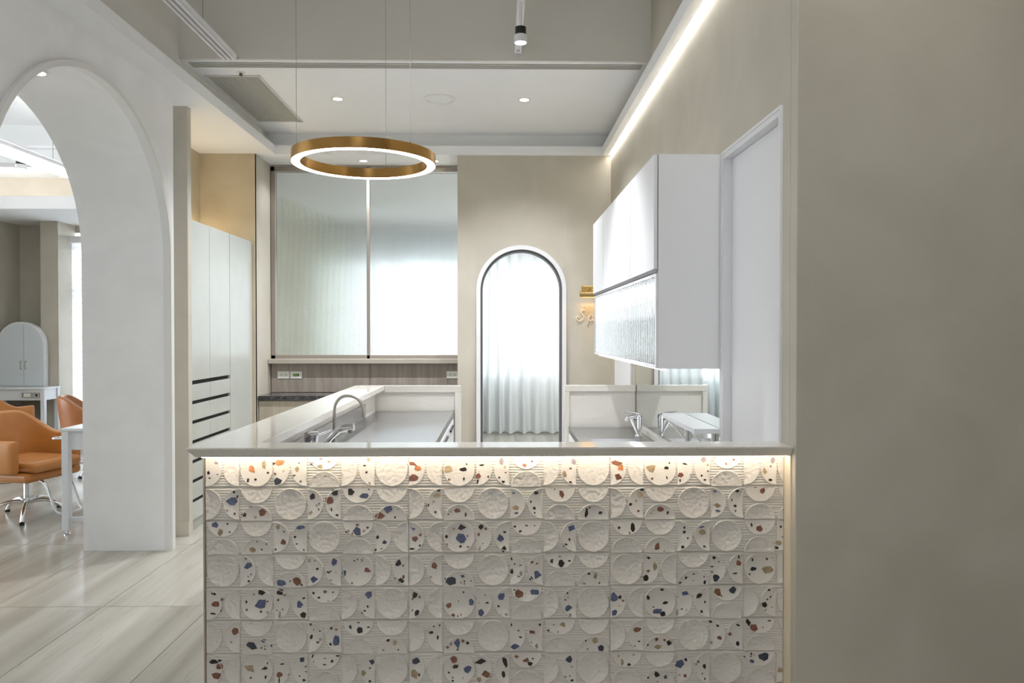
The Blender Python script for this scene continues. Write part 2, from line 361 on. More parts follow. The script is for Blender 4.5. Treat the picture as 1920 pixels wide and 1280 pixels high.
# ------------------------------------------------------------------ right wall, front right wall, back walls
DY0, DY1, DZ = 2.744, 3.465, 2.32
struct('wall_right', plaster, [(XR, XR + .15, DY1, 7.15, 0, ZU), (XR, XR + .15, DY0, DY1, DZ, ZU), (XR, XR + .15, 2.66, DY0, 0, ZU)], 'beige trowelled plaster wall behind the hanging cabinet', 'wall')
struct('wall_front_right', plaster, [(XR, 4.6, 2.60, 2.66, 0, ZU)], 'broad beige plaster wall filling the right of the view', 'wall', .003)
d1 = thing('door_1', (1.09, 3.1, 0), 'plain white door beside the hanging cabinet', 'door', kind='structure')
bx('door_leaf', lam, d1, XR + .035, XR + .075, DY0 + .022, DY1 - .022, .006, DZ - .024)
b = MB(); b.box(XR - .006, XR + .10, DY0, DY0 + .02, 0, DZ); b.build('door_jamb', lam, d1)
bx('door_jamb', lam, d1, XR - .006, XR + .10, DY1 - .02, DY1, 0, DZ)
bx('door_head', lam, d1, XR - .006, XR + .10, DY0 + .02, DY1 - .02, DZ - .022, DZ)
bx('door_casing', lam, d1, XR - .010, XR, DY0 - .012, DY0, 0, DZ + .012)
bx('door_casing', lam, d1, XR - .010, XR, DY1, DY1 + .012, 0, DZ + .012)
bx('door_casing', lam, d1, XR - .010, XR, DY0, DY1, DZ, DZ + .012)
d2 = thing('door_2', (1.03, 6.2, 0), 'narrow white door far along the right wall behind the sink', 'door', kind='structure')
bx('door_leaf', lam, d2, XR - .012, XR - .001, 5.86, 6.58, .005, 2.1)
for y in (5.82, 6.58): bx('door_casing', lam, d2, XR - .02, XR - .001, y, y + .04, 0, 2.14)
bx('door_casing', lam, d2, XR - .02, XR - .001, 5.86, 6.58, 2.1, 2.14)

# back wall with arched doorway (opening in plane y = DB)
OC, OZ, OR = .1975, 1.888, .395
def opening_wall(x0, x1, y0, y1, zt, cx, cz, r, n=36):
    prof = [(cx - r, 0.)] + [(cx - r * math.cos(math.pi * i / n), cz + r * math.sin(math.pi * i / n)) for i in range(n + 1)] + [(cx + r, 0.)]
    vs, fs = [], []; k = len(prof)
    for Y in (y0, y1):
        o = len(vs); vs += [(x0, Y, 0), (x0, Y, zt), (x1, Y, zt), (x1, Y, 0)] + [(p, Y, q) for p, q in prof] + [(p, Y, zt) for p, q in prof]
        fs += [(o, o + 4, o + 4 + k, o + 1), (o + 3, o + 2, o + 3 + 2 * k, o + 3 + k)]
        for i in range(1, k - 2): fs.append((o + 4 + i, o + 5 + i, o + 5 + k + i, o + 4 + k + i))
    m = len(vs) // 2
    for i in range(k - 1): fs.append((4 + i, 5 + i, m + 5 + i, m + 4 + i))
    fs += [(0, 1, m + 1, m), (2, 3, m + 3, m + 2), (1, 2, m + 2, m + 1)]
    return MB().add(vs, fs)
tag(opening_wall(-.355, XR, DB, DB + .16, ZS, OC, OZ, OR).build('wall_back', plaster, smooth=True), 'beige plaster wall pierced by the small arched doorway', 'wall', kind='structure')
tag(arch_strip(DB - .014, DB + .17, OC, OZ, OR - .012, OR + .027, 0, axis='y').build('trim_2', lam, smooth=True), 'white arched casing around the small doorway', 'trim', kind='structure')
tag(arch_strip(DB + .02, DB + .15, OC, OZ, OR - .03, OR - .012, 0, axis='y').build('trim_3', mat('shadow_gap_gray', (96, 96, 98), .5), smooth=True), 'thin dark ring painting the shadow gap inside the small arched doorway', 'trim', kind='structure')  # dark colour paints the shade of the gap inside the casing
st = bx('door_strike', mat('strike_steel', (120, 120, 124), .3, 1.), None, OC + OR - .034, OC + OR - .029, DB + .04, DB + .07, 1.70, 1.86); tag(st, 'small steel strike plate on the right jamb of the arched doorway', 'hardware')
# alcove and window wall
struct('wall_alcove_left', plaster, [(-2.45, XL, 6.97, 7.5, 0, ZS)], 'pale plaster pier left of the reeded window', 'wall')
struct('wall_alcove_right', plaster, [(-.40, -.355, DB + .001, 7.5, 0, ZS)], 'plaster return right of the reeded window', 'wall')
struct('wall_niche_back', plaster_warm_lit, [(-2.85, XL, 6.965, 7.0, 0, ZS)], 'warm lit plaster wall above the tall wardrobe', 'wall')
struct('wall_niche_side', plaster_warm_lit, [(-2.86, -2.775, 5.58, 6.965, 0, ZS)], 'plaster side wall behind the tall wardrobe, warm light in its colour', 'wall')
struct('wall_partition', plaster, [(-2.84, -2.287, 5.51, 5.575, 0, ZS)], 'slim beige plaster column between arch wall and wardrobe', 'wall')
struct('baseboard_partition', plaster, [(-2.84, -2.285, 5.497, 5.51, 0, .10)], 'low beige baseboard at the foot of the slim column', 'baseboard')
WY = 7.44
w1 = thing('window_1', (-1.3, WY, 1.22), 'wide two-pane reeded glass interior window in taupe frame', 'window', kind='structure')
WX0, WX1, WZ0, WZ1 = -2.265, -.375, 1.235, 3.13
for q in ((WX0, WX0 + .04, WZ0, WZ1), (WX1 - .02, WX1, WZ0, WZ1), (-1.322, -1.292, WZ0, WZ1), (WX0, WX1, WZ0, WZ0 + .035), (WX0, WX1, WZ1 - .045, WZ1)):
    bx('window_frame', frame_m, w1, q[0], q[1], WY - .02, WY + .04, q[2], q[3], .002)
def reeded(x0, x1, y, z0, z1, pitch, amp, th, axis='x', seg=6):
    n = max(2, int(round((x1 - x0) / pitch))) * seg; vs = []; fs = []
    for i in range(n + 1):
        x = x0 + (x1 - x0) * i / n; ph = (i % seg) / seg; d = amp * abs(math.sin(math.pi * ph))
        for (dy, z) in ((-d, z0), (-d, z1), (th, z0), (th, z1)):
            vs.append((x, y + dy, z) if axis == 'x' else (y + dy, x, z))
    for i in range(n):
        a, c = i * 4, i * 4 + 4
        fs += [(a, c, c + 1, a + 1), (a + 2, a + 3, c + 3, c + 2), (a, a + 2, c + 2, c), (a + 1, c + 1, c + 3, a + 3)]
    fs += [(0, 1, 3, 2), (n * 4, n * 4 + 2, n * 4 + 3, n * 4 + 1)]
    return MB().add(vs, fs)
for xa, xb in ((WX0 + .042, -1.324), (-1.290, WX1 - .022)):
    reeded(xa, xb, WY + .006, WZ0 + .037, WZ1 - .047, .0115, .0026, .005).build('window_pane', glass, w1, smooth=True)
bx('window_sill', mat('sill_taupe', (176, 168, 156), .4), w1, -2.268, -.36, WY - .12, WY + .04, 1.19, 1.235, .003)
struct('wall_window', plaster, [(-2.45, -.36, WY + .04, WY + .14, 0, 1.19), (-2.45, -.36, WY + .0, WY + .14, WZ1, ZS)], 'wall below and above the reeded window', 'wall')
wp = thing('wood_backsplash', (-1.3, WY, .9), 'grey wood panel backsplash under the reeded window', 'backsplash')
for xa, xb in ((-2.262, -1.292), (-1.289, -.52), (-.517, -.402)): bx('wood_panel', wood, wp, xa, xb, WY - .03, WY, .905, 1.188, .001)
def outlet(x, y, z, label, green_=False):
    t = thing('wall_outlet', (x, y, z), label, 'outlet', 'outlets on the wood panel')
    bx('plate', white_pl, t, x - .058, x + .058, y - .008, y, z - .036, z + .036, .003)
    if green_:
        bx('green_insert', green, t, x - .028, x + .020, y - .011, y - .008, z - .014, z + .014, .002)
        bx('dark_insert', black, t, x + .020, x + .030, y - .011, y - .008, z - .012, z + .012)
    else:
        for dx in (-.022, .022):
            for dz in (-.008, .008): bx('slot', dark, t, x + dx - .008, x + dx + .004, y - .0085, y - .0078, z + dz - .002, z + dz + .002)
            MB().lathe((0, 0, 0), [(0, 0), (.004, 0)], 8).xf(Matrix.Translation((x + dx + .011, y - .0086, z)) @ Matrix.Rotation(R(90), 4, 'X')).build('ground_hole', dark, t)
outlet(-2.142, WY - .03, 1.075, 'white double outlet at the left end of the wood panel')
outlet(-2.018, WY - .03, 1.075, 'white wall plate with a green insert beside the left outlet', True)
outlet(-.475, WY - .03, 1.075, 'white double outlet at the right end of the wood panel')
bc = thing('back_cabinet', (-1.3, 7.2, 0), 'low beige wood base cabinet under the dark marble top', 'cabinet')
bx('carcass', wood, bc, -2.262, -.402, 7.05, WY - .03, .08, .865)
for xa, xb in ((-2.262, -1.80), (-1.797, -1.335), (-1.332, -.87), (-.867, -.402)):
    bx('drawer_front', wood_l, bc, xa, xb, 7.03, 7.05, .665, .85, .001); bx('cabinet_door', wood_l, bc, xa, xb, 7.03, 7.05, .10, .65, .001)
mt = bx('marble_top', marble, None, -2.262, -.402, 7.0, WY - .031, .868, .902, .003); tag(mt, 'dark grey veined marble worktop under the window', 'worktop')

# ------------------------------------------------------------------ back room seen through window and arch
struct('wall_room_back', white, [(-4.2, -2.0, DC, DC + .15, 0, 3.1), (1.25, 2.6, DC, DC + .15, 0, 3.1), (-2.0, 1.25, DC, DC + .15, 0, .77), (-2.0, 1.25, DC, DC + .15, 2.58, 3.1)], 'far wall of the treatment room around its bright window', 'wall')
struct('wall_room_left', plaster, [(-2.95, -2.84, 7.6, DC, 0, 3.1)], 'side wall of the treatment room behind the reeded glass', 'wall')
struct('wall_room_right', white, [(2.5, 2.6, 7.16, DC, 0, 3.1)], 'right side wall of the treatment room', 'wall')
struct('ceiling_room', ceilw, [(-4.2, 2.6, 7.58, DC, 3.1, 3.2)], 'white ceiling of the treatment room', 'ceiling')
w2 = thing('window_2', (-.65, DC, .77), 'wide daylight window behind the sheer curtain', 'window', kind='structure')
for x in (-2.0, -1.2, -.40, .40, 1.20): bx('window_frame', lam, w2, x, x + .05, DC + .03, DC + .08, .77, 2.58)
for z in (.77, 2.53): bx('window_frame', lam, w2, -1.95, 1.2, DC + .03, DC + .08, z, z + .05)
pn = thing('added_panel_lamp', (.6, 9.2, 3.1), 'unseen square lamp added to brighten the treatment room', 'ceiling lamp')  # added light source out of view, brightens the room behind the arch
bx('lamp_frame', lam, pn, .18, 1.02, 8.78, 9.62, 3.07, 3.0995, .004)
bx('lamp_diffuser', emis('added_panel_diffuser', (248, 252, 255), 17), pn, .20, 1.0, 8.80, 9.60, 3.064, 3.0695)
def curtain(x0, x1, y, z0, z1, pitch, amp, seed):
    rnd = random.Random(seed); n = int((x1 - x0) / .012); vs = []; fs = []; nz = 14
    ph = 0; phs = []
    for i in range(n + 1):
        ph += 2 * math.pi * .012 / (pitch * (1 + .25 * math.sin(i * .037 + seed))); phs.append(ph)
    for k in range(nz + 1):
        z = z0 + (z1 - z0) * k / nz
        for i in range(n + 1):
            a = amp * 1.25 * (.75 + .35 * math.sin(i * .021 + 1.3 * k / nz)); x = x0 + (x1 - x0) * i / n + .012 * math.sin(phs[i] * .5 + k * .25)
            vs.append((x, y + a * math.sin(phs[i] + .25 * math.sin(k * .5)), z + (.012 * math.sin(phs[i]) if k == 0 else 0)))
    for k in range(nz):
        for i in range(n): a = k * (n + 1) + i; fs.append((a, a + 1, a + n + 2, a + n + 1))
    return MB().add(vs, fs)
cu = curtain(-.95, 1.75, 10.98, .02, 2.98, .17, .05, 3).build('sheer_curtain', sheerm, smooth=True, fix=False); tag(cu, 'white sheer curtain in soft folds seen through the arched doorway', 'curtain')
cu = curtain(-2.15, -.98, 10.98, .02, 2.98, .17, .05, 8).build('sheer_curtain', sheerm2, smooth=True, fix=False); tag(cu, 'white sheer curtain blurred behind the reeded window', 'curtain')
cr = bx('curtain_rail', lam, None, -2.75, 1.8, 10.95, 11.01, 2.99, 3.02); tag(cr, 'white ceiling rail carrying the sheer curtains of the treatment room', 'curtain rail')

# ------------------------------------------------------------------ tall wardrobe
wd = thing('tall_wardrobe', (-2.5, 6.27, 0), 'tall sage-white wardrobe with drawers set beside the beige column', 'wardrobe')
bx('carcass', ward, wd, -2.77, -2.322, 5.58, 6.962, .09, 2.33)
bx('plinth', ward, wd, -2.77, -2.33, 5.59, 6.96, 0, .088)
bx('recess', dark, wd, -2.322, -2.3185, 5.585, 6.955, .10, 2.325)
zs = [1.12 - .148 * i for i in range(7)]
for ya, yb in ((5.582, 5.948), (5.952, 6.388)):
    bx('wardrobe_door', ward, wd, -2.3185, -2.30, ya, yb, 1.135, 2.335, .001)
    for i, z in enumerate(zs): bx('drawer_front', ward, wd, -2.3185, -2.30, ya, yb, (zs[i + 1] + .012 if i < 6 else .092), z - .016, .001)
bx('wardrobe_door', ward, wd, -2.3185, -2.30, 6.396, 6.96, .092, 2.335, .001)
nl = bx('led_strip', ledn, None, -2.70, -2.685, 5.7, 6.9, 2.331, 2.343); tag(nl, 'warm hidden light strip on top of the tall wardrobe', 'light strip')

# ------------------------------------------------------------------ pendant ring
PX, PY, PZ, PR = -.7665, 4.24, 2.442, .40
pd = thing('pendant_lamp', (PX, PY, PZ), 'large brass ring pendant lamp with glowing underside', 'pendant lamp')
MB().lathe((PX, PY, PZ), [(PR, 0), (PR, .057), (PR - .05, .057), (PR - .05, 0), (PR - .047, 0), (PR - .047, .004), (PR - .003, .004), (PR - .003, 0)], 128, close=True).build('brass_ring', brass, pd, smooth=True)
MB().lathe((PX, PY, PZ), [(PR - .0475, -.0005), (PR - .0025, -.0005), (PR - .0025, .003), (PR - .0475, .003)], 128, close=True).build('light_diffuser', ringled, pd, smooth=True)
for a in (80, 206, 320):
    x, y = PX + (PR - .025) * math.cos(R(a)), PY + (PR - .025) * math.sin(R(a))
    MB().tube([(x, y, PZ + .055), (x, y, ZU)], .0014, 6).build('suspension_wire', steel_dull, pd, smooth=True)
    MB().lathe((x, y, PZ + .057), [(.006, 0), (.006, .008), (.002, .014), (0, .014)], 12).build('wire_grip', brass, pd, smooth=True)

# ------------------------------------------------------------------ track rails and spots over reception
trk = thing('track_rail', (-1.8, 3.6, 3.32), 'white double track light rail hung at upper left', 'track rail')
bx('rail', lam, trk, -1.855, -1.765, 1.2, 5.06, 3.335, 3.36, .003)
for x in (-1.85, -1.818, -1.784): bx('rail_lip', lam, trk, x, x + .012, 1.2, 5.06, 3.315, 3.335)
bx('rail_channel', mat('rail_shadow', (150, 148, 142), .6), trk, -1.85, -1.772, 1.2, 5.055, 3.333, 3.3352)
for y in (1.6, 4.6): MB().tube([(-1.81, y, 3.36), (-1.81, y, ZU)], .0025, 6).build('hanger_wire', steel_dull, trk)
tk2 = thing('track_rail', (.117, 3.2, 3.40), 'white track rail near the top centre carrying a spotlight', 'track rail')
bx('rail', lam, tk2, .10, .142, 1.2, 5.08, 3.41, 3.45, .003)
for x in (.10, .134): bx('rail_lip', lam, tk2, x, x + .008, 1.2, 5.08, 3.395, 3.41)
bx('end_cap', lam, tk2, .098, .144, 5.08, 5.10, 3.392, 3.452, .002)
bx('rail_adapter', black, tk2, .113, .13, 4.80, 4.84, 3.392, 3.41)
for y in (2.2, 4.4): MB().tube([(.121, y, 3.45), (.121, y, ZU)], .003, 6).build('hanger_wire', steel_dull, tk2)
def spot(x, y, z, label, r=.038, tilt=0., power=25, z0=None):
    t = thing('track_spotlight', (x, y, z), label, 'spotlight', 'track spotlights')
    MB().tube([(x, y, (z0 or z + .14)), (x, y, z + .085)], .010, 10).build('stem', lam, t)
    bx('gear_box', lam, t, x - .018, x + .018, y - .05, y + .05, (z0 or z + .14) - .012, (z0 or z + .14) + .012, .003)
    MB().lathe((x, y, z), [(0, .088), (r * .82, .088), (r * .82, .045), (r * .7, .043)], 24).build('heat_sink', black, t, smooth=True)
    MB().lathe((x, y, z), [(r * .8, .046), (r, .042), (r, 0), (r * .86, 0), (r * .80, .012)], 28).build('barrel', lam, t, smooth=True)
    MB().lathe((x, y, z + .006), [(0, 0), (r * .83, 0)], 28).build('lens', dlm, t)
    if power: lamp('spot_glow', 'SPOT', (x, y, z - .01), power, (244, 248, 255), t, spot_size=R(95), spot_blend=1., shadow_soft_size=.03)
spot(.117, 4.30, 3.155, 'black and white spotlight hanging from the central track rail', power=170, z0=3.40)

# ------------------------------------------------------------------ reception counter
D0 = 2.615; ZC = 1.095; DT = 2.70; SP = 1400 / DT
rc = thing('reception_counter', (0, DT, 0), 'white stone reception counter with relief terrazzo tile front', 'counter')
bx('front_panel', tilem, rc, -1.062, XR - .004, DT + .004, DT + .07, 0, 1.06)
bx('return_panel', tilem, rc, -1.062, -.945, DT + .07, 5.655, 0, 1.058)
bx('edge_strip', mat('trim_champagne', (196, 186, 170), .3, .6), rc, -1.068, -1.062, DT - .008, DT + .07, 0, 1.06)
bx('edge_strip', mat('lit_wall_cream', (226, 214, 190), .4), rc, XR - .005, XR - .0005, D0 + .02, DT + .004, 0, 1.06)  # cream strip paints the LED glow on the side wall beside the tiles
bx('plinth', lam, rc, -1.06, XR - .006, DT - .004, DT + .004, 0, .10)
top = [(-1.099, D0), (XR - .001, D0), (XR - .001, 2.745), (-.877, 2.745), (-.877, 5.66), (-1.099, 5.66)]
bot = [(-1.073, D0 + .026), (XR - .001, D0 + .026), (XR - .001, 2.745), (-.877, 2.745), (-.877, 5.66), (-1.073, 5.66)]
vs_ = [(x, y, ZC) for x, y in top] + [(x, y, ZC - .006) for x, y in top] + [(x, y, ZC - .037) for x, y in bot]
fs_ = []
for o in (0, 6): fs_ += [(i + o, (i + 1) % 6 + o, (i + 1) % 6 + o + 6, i + o + 6) for i in range(6)]
fs_ += [(0, 1, 2, 3), (0, 3, 4, 5), (15, 14, 13, 12), (17, 16, 15, 12)]
MB().add(vs_, fs_).build('ledge_top', quartz, rc, .0025, seg=2)
bx('end_panel', quartz, rc, -1.07, -.297, 5.675, 5.71, 0, ZC - .002, .002)
bx('end_panel_rail', quartz, rc, -.875, -.297, 5.652, 5.675, ZC - .052, ZC - .001, .002)
bx('end_panel_stile', quartz, rc, -.345, -.297, 5.652, 5.675, 0, ZC - .053, .002)
bx('led_strip', ledm, rc, -1.058, XR - .008, 2.654, 2.666, ZC - .0402, ZC - .0375)

# tiles --------------------------------------------------------------
MOD = 62.45 / SP; TL = 378. / SP; ROWTOP = 1.5 - (850 - 622) / SP
A = ['SP', 'F', 'SS', 'TS', 'PS', 'P']; B = ['PS', 'BS', 'P', 'SS', 'TS', 'BS']
ROT = {'SP': 'PS', 'PS': 'SP', 'TS': 'BS', 'BS': 'TS', 'F': 'F', 'P': 'P', 'SS': 'SS'}
rot = lambda p: [ROT[c] for c in reversed(p)]
ROWS = [[A, A, A], [B, B, B], [rot(B), A, rot(B)], [rot(A), B, rot(A)], [A, A, A], [B, B, B], [A, A, rot(B)], [B, B, B]]
def clip(poly, axis, lim, keep_less):
    out = []
    for i in range(len(poly)):
        p, q = poly[i - 1], poly[i]; a = (p[axis] <= lim) == keep_less or p[axis] == lim; c = (q[axis] <= lim) == keep_less or q[axis] == lim
        if a != c:
            t = (lim - p[axis]) / (q[axis] - p[axis]); out.append((p[0] + (q[0] - p[0]) * t, p[1] + (q[1] - p[1]) * t))
        if c: out.append(q)
    return out
disc_cache = {}
def disc_mesh(shape, w, cw):
    """shape: full, left, right, top, bottom half discs in a cell of width cw, visible width w"""
    key = (shape, round(w, 4))
    if key in disc_cache: return disc_cache[key]
    g = .0012; c = {'full': (cw / 2, MOD / 2), 'left': (g, MOD / 2), 'right': (cw - g, MOD / 2), 'top': (cw / 2, MOD - g), 'bottom': (cw / 2, g)}[shape]
    rr = MOD * .476 if shape == 'full' else MOD * .468
    rings = []
    for r, h in ((rr, .0), (rr, .0042), (rr - .0014, .0066), (rr - .0036, .0064), (rr - .0052, .0054)):
        p = [(c[0] + r * math.cos(2 * math.pi * i / 40), c[1] + r * math.sin(2 * math.pi * i / 40)) for i in range(40)]
        cl = []
        for (x, y) in p: cl.append((min(max(x, .0008), w - .0008), min(max(y, .0008), MOD - .0016)))
        rings.append([(x, -h, y) for x, y in cl])
    if max(p[0] for p in rings[0]) - min(p[0] for p in rings[0]) < .006: disc_cache[key] = None; return None
    vs = sum(rings, []); fs = []
    for k in range(4): fs += [(k * 40 + i, k * 40 + (i + 1) % 40, k * 40 + 40 + (i + 1) % 40, k * 40 + 40 + i) for i in range(40)]
    cx = sum(p[0] for p in rings[4]) / 40; cz = sum(p[2] for p in rings[4]) / 40
    vs.append((cx, -.0056, cz)); fs += [(160 + i, 160 + (i + 1) % 40, 200) for i in range(40)]
    me = bpy.data.meshes.new('relief_disc'); me.from_pydata(vs, [], fs)
    bm = bmesh.new(); bm.from_mesh(me); bmesh.ops.remove_doubles(bm, verts=bm.verts, dist=1e-5); bmesh.ops.recalc_face_normals(bm, faces=bm.faces); bm.to_mesh(me); bm.free()
    me.polygons.foreach_set('use_smooth', [True] * len(me.polygons)); me.set_sharp_from_angle(angle=R(50))
    meshes = {}
    for kind, mm in (('p', disc_plain), ('s', disc_stone)):
        m2 = me.copy(); m2.materials.append(mm); meshes[kind] = m2
    disc_cache[key] = meshes; return meshes
base_cache = {}
def tile_base(w):
    k = round(w, 4)
    if k in base_cache: return base_cache[k]
    g = .0009; nr = 12; prof = [(.004, g)]
    for i in range(nr):
        a = g + .002 + (MOD - 2 * g - .004) * i / nr; st_ = (MOD - 2 * g - .004) / nr
        prof += [(0, a), (-.0034, a + st_ * .22), (-.0034, a + st_ * .60), (0, a + st_ * .84)]
    prof += [(.0, MOD - g - .0012), (.004, MOD - g)]
    vs = [(g, y, z) for y, z in prof] + [(w - g, y, z) for y, z in prof]; n = len(prof)
    fs = [(i, i + 1, n + i + 1, n + i) for i in range(n - 1)] + [(n - 1, 0, n, 2 * n - 1)] + [tuple(range(n)), tuple(range(2 * n - 1, n - 1, -1))]
    me = bpy.data.meshes.new('relief_tile'); me.from_pydata(vs, [], fs); me.materials.append(tilem)
    bm = bmesh.new(); bm.from_mesh(me); bmesh.ops.recalc_face_normals(bm, faces=bm.faces); bm.to_mesh(me); bm.free()
    base_cache[k] = me; return me
PARTS = {'SP': (('left', 's'), ('right', 'p')), 'PS': (('left', 'p'), ('right', 's')), 'SS': (('left', 's'), ('right', 's')), 'TS': (('top', 's'), ('bottom', 'p')),
         'BS': (('top', 'p'), ('bottom', 's')), 'F': (('full', 's'),), 'P': (('full', 'p'),)}
TX0 = (388.5 - 938) / SP; TILES = {}
for ri, row in enumerate(ROWS):
    for ci, pat in enumerate(row):
        x0 = TX0 + ci * TL; w = min(TL, XR - .006 - x0); z0 = ROWTOP - (ri + 1) * MOD
        t = bpy.data.objects.new('relief_tile', tile_base(w)); COL.objects.link(t); place(t, (x0, DT, z0), rc); TILES[(ri, ci)] = t
        cw = TL / 6
        for k, code in enumerate(pat):
            vis = min(cw, w - k * cw)
            if vis < .004: continue
            for shape, kind in PARTS[code]:
                dm = disc_mesh(shape, vis, cw)
                if dm is None: continue
                o = bpy.data.objects.new('relief_disc', dm[kind]); COL.objects.link(o); o.parent = t; o.location = (k * cw, 0, 0)

C1 = """205,148,p,25,15;157,203,k,16,18;163,235,k,10;210,215,k,8;410,185,o,32,36;481,158,t,22,45;502,205,k,12;388,248,d,12,22;432,243,k,14;572,147,o,50,32;537,152,k,12;543,210,r,12;560,257,d,40,36;593,195,g,12;671,185,t,22,30;683,148,k,8;651,222,d,22,12;693,255,g,14;760,152,d,18;805,172,t,32,28;858,140,o,20,12;810,124,p,22,12;1086,128,t,16,22;1064,163,k,16,8;1074,202,k,12;1093,265,g,14;1342,152,r,65,22;1372,178,o,38,32;1350,235,r,48,36;1549,183,t,54,40;1656,156,k,8,14;1638,186,k,36,20;1555,244,r,14;1641,240,k,10,20;1744,160,k,28,8;1725,225,r,30,30;1782,228,k,8,14;1720,258,k,10,26;1858,136,p,28,36;1880,172,t,14;1883,204,k,14,6;1845,232,k,10;1870,256,k,20,14;
305,317,k,14;326,343,k,14,16;297,370,b,58,50;265,425,t,12;310,443,r,12;403,402,r,18,12;473,435,r,36,42;364,448,k,24,20;430,463,g,14;760,340,k,28,38;800,385,k,10;787,394,t,12;797,418,k,8,14;752,436,t,22;889,320,k,32,34;860,365,r,46,42;873,418,k,8,20;905,450,k,16,12;984,314,k,32,40;1062,336,b,50,30;1088,302,k,14,6;1152,456,r,48,36;1200,416,b,36,36;1241,463,k,10,16;1258,416,k,8,4;1494,308,k,18,14;1485,337,t,38,24;1464,373,g,14;1431,395,k,16,18;1475,433,k,12;1604,425,r,34,26;1550,446,k,8;1565,430,g,10;1650,446,k,12,28;
194,506,b,36,36;267,501,k,9;227,552,t,26,36;280,549,k,10;562,521,t,18,30;596,546,k,9;592,607,r,28,28;548,650,k,12;691,521,b,46,24;659,577,k,14,12;671,617,k,12,6;711,652,k,6,16;415,652,t,36,28;440,604,r,8;496,617,k,14,12;467,650,k,10;965,545,k,20,18;1022,508,r,18,12;1025,548,b,44,50;1060,542,g,14,20;1080,523,r,16,12;990,561,r,16;1141,579,k,20,26;1180,609,d,26,20;1128,652,k,10,16;1163,645,r,12,8;1348,531,b,22,14;1333,525,k,6;1357,587,r,38,32;1387,566,r,18,14;1339,646,k,28,10;1385,628,k,12,16;1628,520,k,40,28;1582,530,t,14;1540,576,k,14,18;1625,588,b,58,50;1662,571,r,14,8;1540,622,r,14;1622,632,k,14,12;1665,635,g,14;1740,518,k,30,26;1767,530,r,14;1726,562,r,14,16;1877,549,k,18,12;1855,587,b,36,40;1751,616,r,8;1733,648,g,14,34;1872,650,k,30,34"""
C2 = """374,20,b,12,18;389,64,b,40,32;403,113,k,10,8;388,125,g,10;391,152,k,12;580,162,b,50,30;633,152,r,10;672,150,r,46,40;699,175,k,10,14;741,33,t,16,20;775,34,r,8;790,82,k,12;772,140,b,36,36;889,42,b,32,38;853,101,k,20,10;868,94,k,8;898,101,g,8,14;867,147,k,14,6;945,107,b,28,36;1005,34,k,8,10;1023,26,k,6,12;1051,29,t,14,20;1079,88,r,40,26;1020,111,g,8,14;991,164,k,10;1259,46,k,30,36;1287,63,k,8,12;1246,136,r,16,14;1288,127,r,14,18;1273,150,k,30,26;1467,65,r,32,34;1447,130,g,14;1566,148,d,58,40;1635,123,b,24,18;1645,153,k,10;1625,161,g,12;1643,168,k,10,8;1682,151,k,6,10;
178,225,k,8,10;192,228,k,18,14;200,284,r,38,32;230,262,r,18,14;184,341,k,28,10;228,323,k,10,14;465,220,k,40,28;421,230,t,12;378,273,k,14,16;463,288,b,58,50;499,271,r,14,8;380,319,r,14;461,329,k,14,12;501,335,g,14;574,217,k,32,28;602,232,r,14;562,262,r,14,18;555,321,k,6;588,316,r,8;570,347,g,14,34;686,288,b,38,38;711,252,k,18,12;707,350,k,28,32;767,221,k,16,14;835,214,r,18,16;881,216,k,10;798,248,k,16,12;853,269,g,6,14;1091,233,b,36,36;1083,299,k,12,14;1064,324,k,16,8;1050,336,k,8;1088,361,k,8,6;1356,232,k,30,32;1384,244,r,14,12;1342,255,r,14,16;1342,320,k,8,12;1369,335,k,32,34;1638,217,k,10;1684,273,b,28,36;1552,293,r,40,28;1610,269,g,8,14;1578,351,r,18,20;1605,355,k,6,12;1624,347,k,6,10;1859,240,b,36,38;1765,234,k,10,6;1842,297,k,14;1775,278,k,20,10;1730,278,g,8;1738,338,b,32,36;1887,345,g,14,20;1855,347,k,8;
311,443,r,32,34;290,507,g,12;408,526,d,58,40;477,500,b,24,18;485,530,k,8;465,539,g,12;485,547,k,10,8;522,528,k,6,10;752,404,k,10,16;768,434,k,6;805,441,k,14,5;755,477,k,16,26;808,489,g,16,22;793,507,r,18,12;870,425,k,16,14;900,434,r,16,8;901,496,b,38,50;866,518,k,18;982,420,d,14,26;1035,435,k,30,36;1086,420,k,16,10;1028,393,k,14,6;1200,495,k,16,14;1239,508,t,18,28;1172,553,t,14,10;1260,549,k,10;1466,416,r,12,10;1500,408,k,10,14;1449,452,k,26,16;1489,479,k,16,26;1602,512,b,38,50;1566,517,g,12,20;1546,536,r,16;1636,498,r,16;1662,512,k,18;1605,549,r,16,12;
197,620,k,60,24;223,647,r,34,28;206,700,r,48,34;398,655,t,56,40;500,629,k,8,12;485,657,k,36,20;404,713,r,14;489,710,k,10,20;586,633,k,28,8;570,695,r,30,30;624,697,k,8,14;568,728,k,10,26;700,609,d,32,36;722,648,t,14;723,678,k,14,6;686,703,k,8;711,727,k,20,14;762,587,k,10,24;768,620,k,6,10;833,600,b,14,6;874,617,k,14,16;908,586,k,22,8;831,637,r,18,10;1107,620,d,28,34;1095,657,r,14,10;1056,685,t,26,38;1093,733,k,16;1363,616,d,34,38;1352,690,t,44,50;1381,697,k,10,18;1583,606,r,36,38;1592,648,k,36,26;1665,663,b,38,34;1554,683,k,12;1577,712,k,10;1635,715,g,8,14;1576,730,k,10;1743,620,k,62,28;1773,693,r,46,36;1730,725,t,24,34;1880,622,k,22,54;1871,693,k,22,34"""
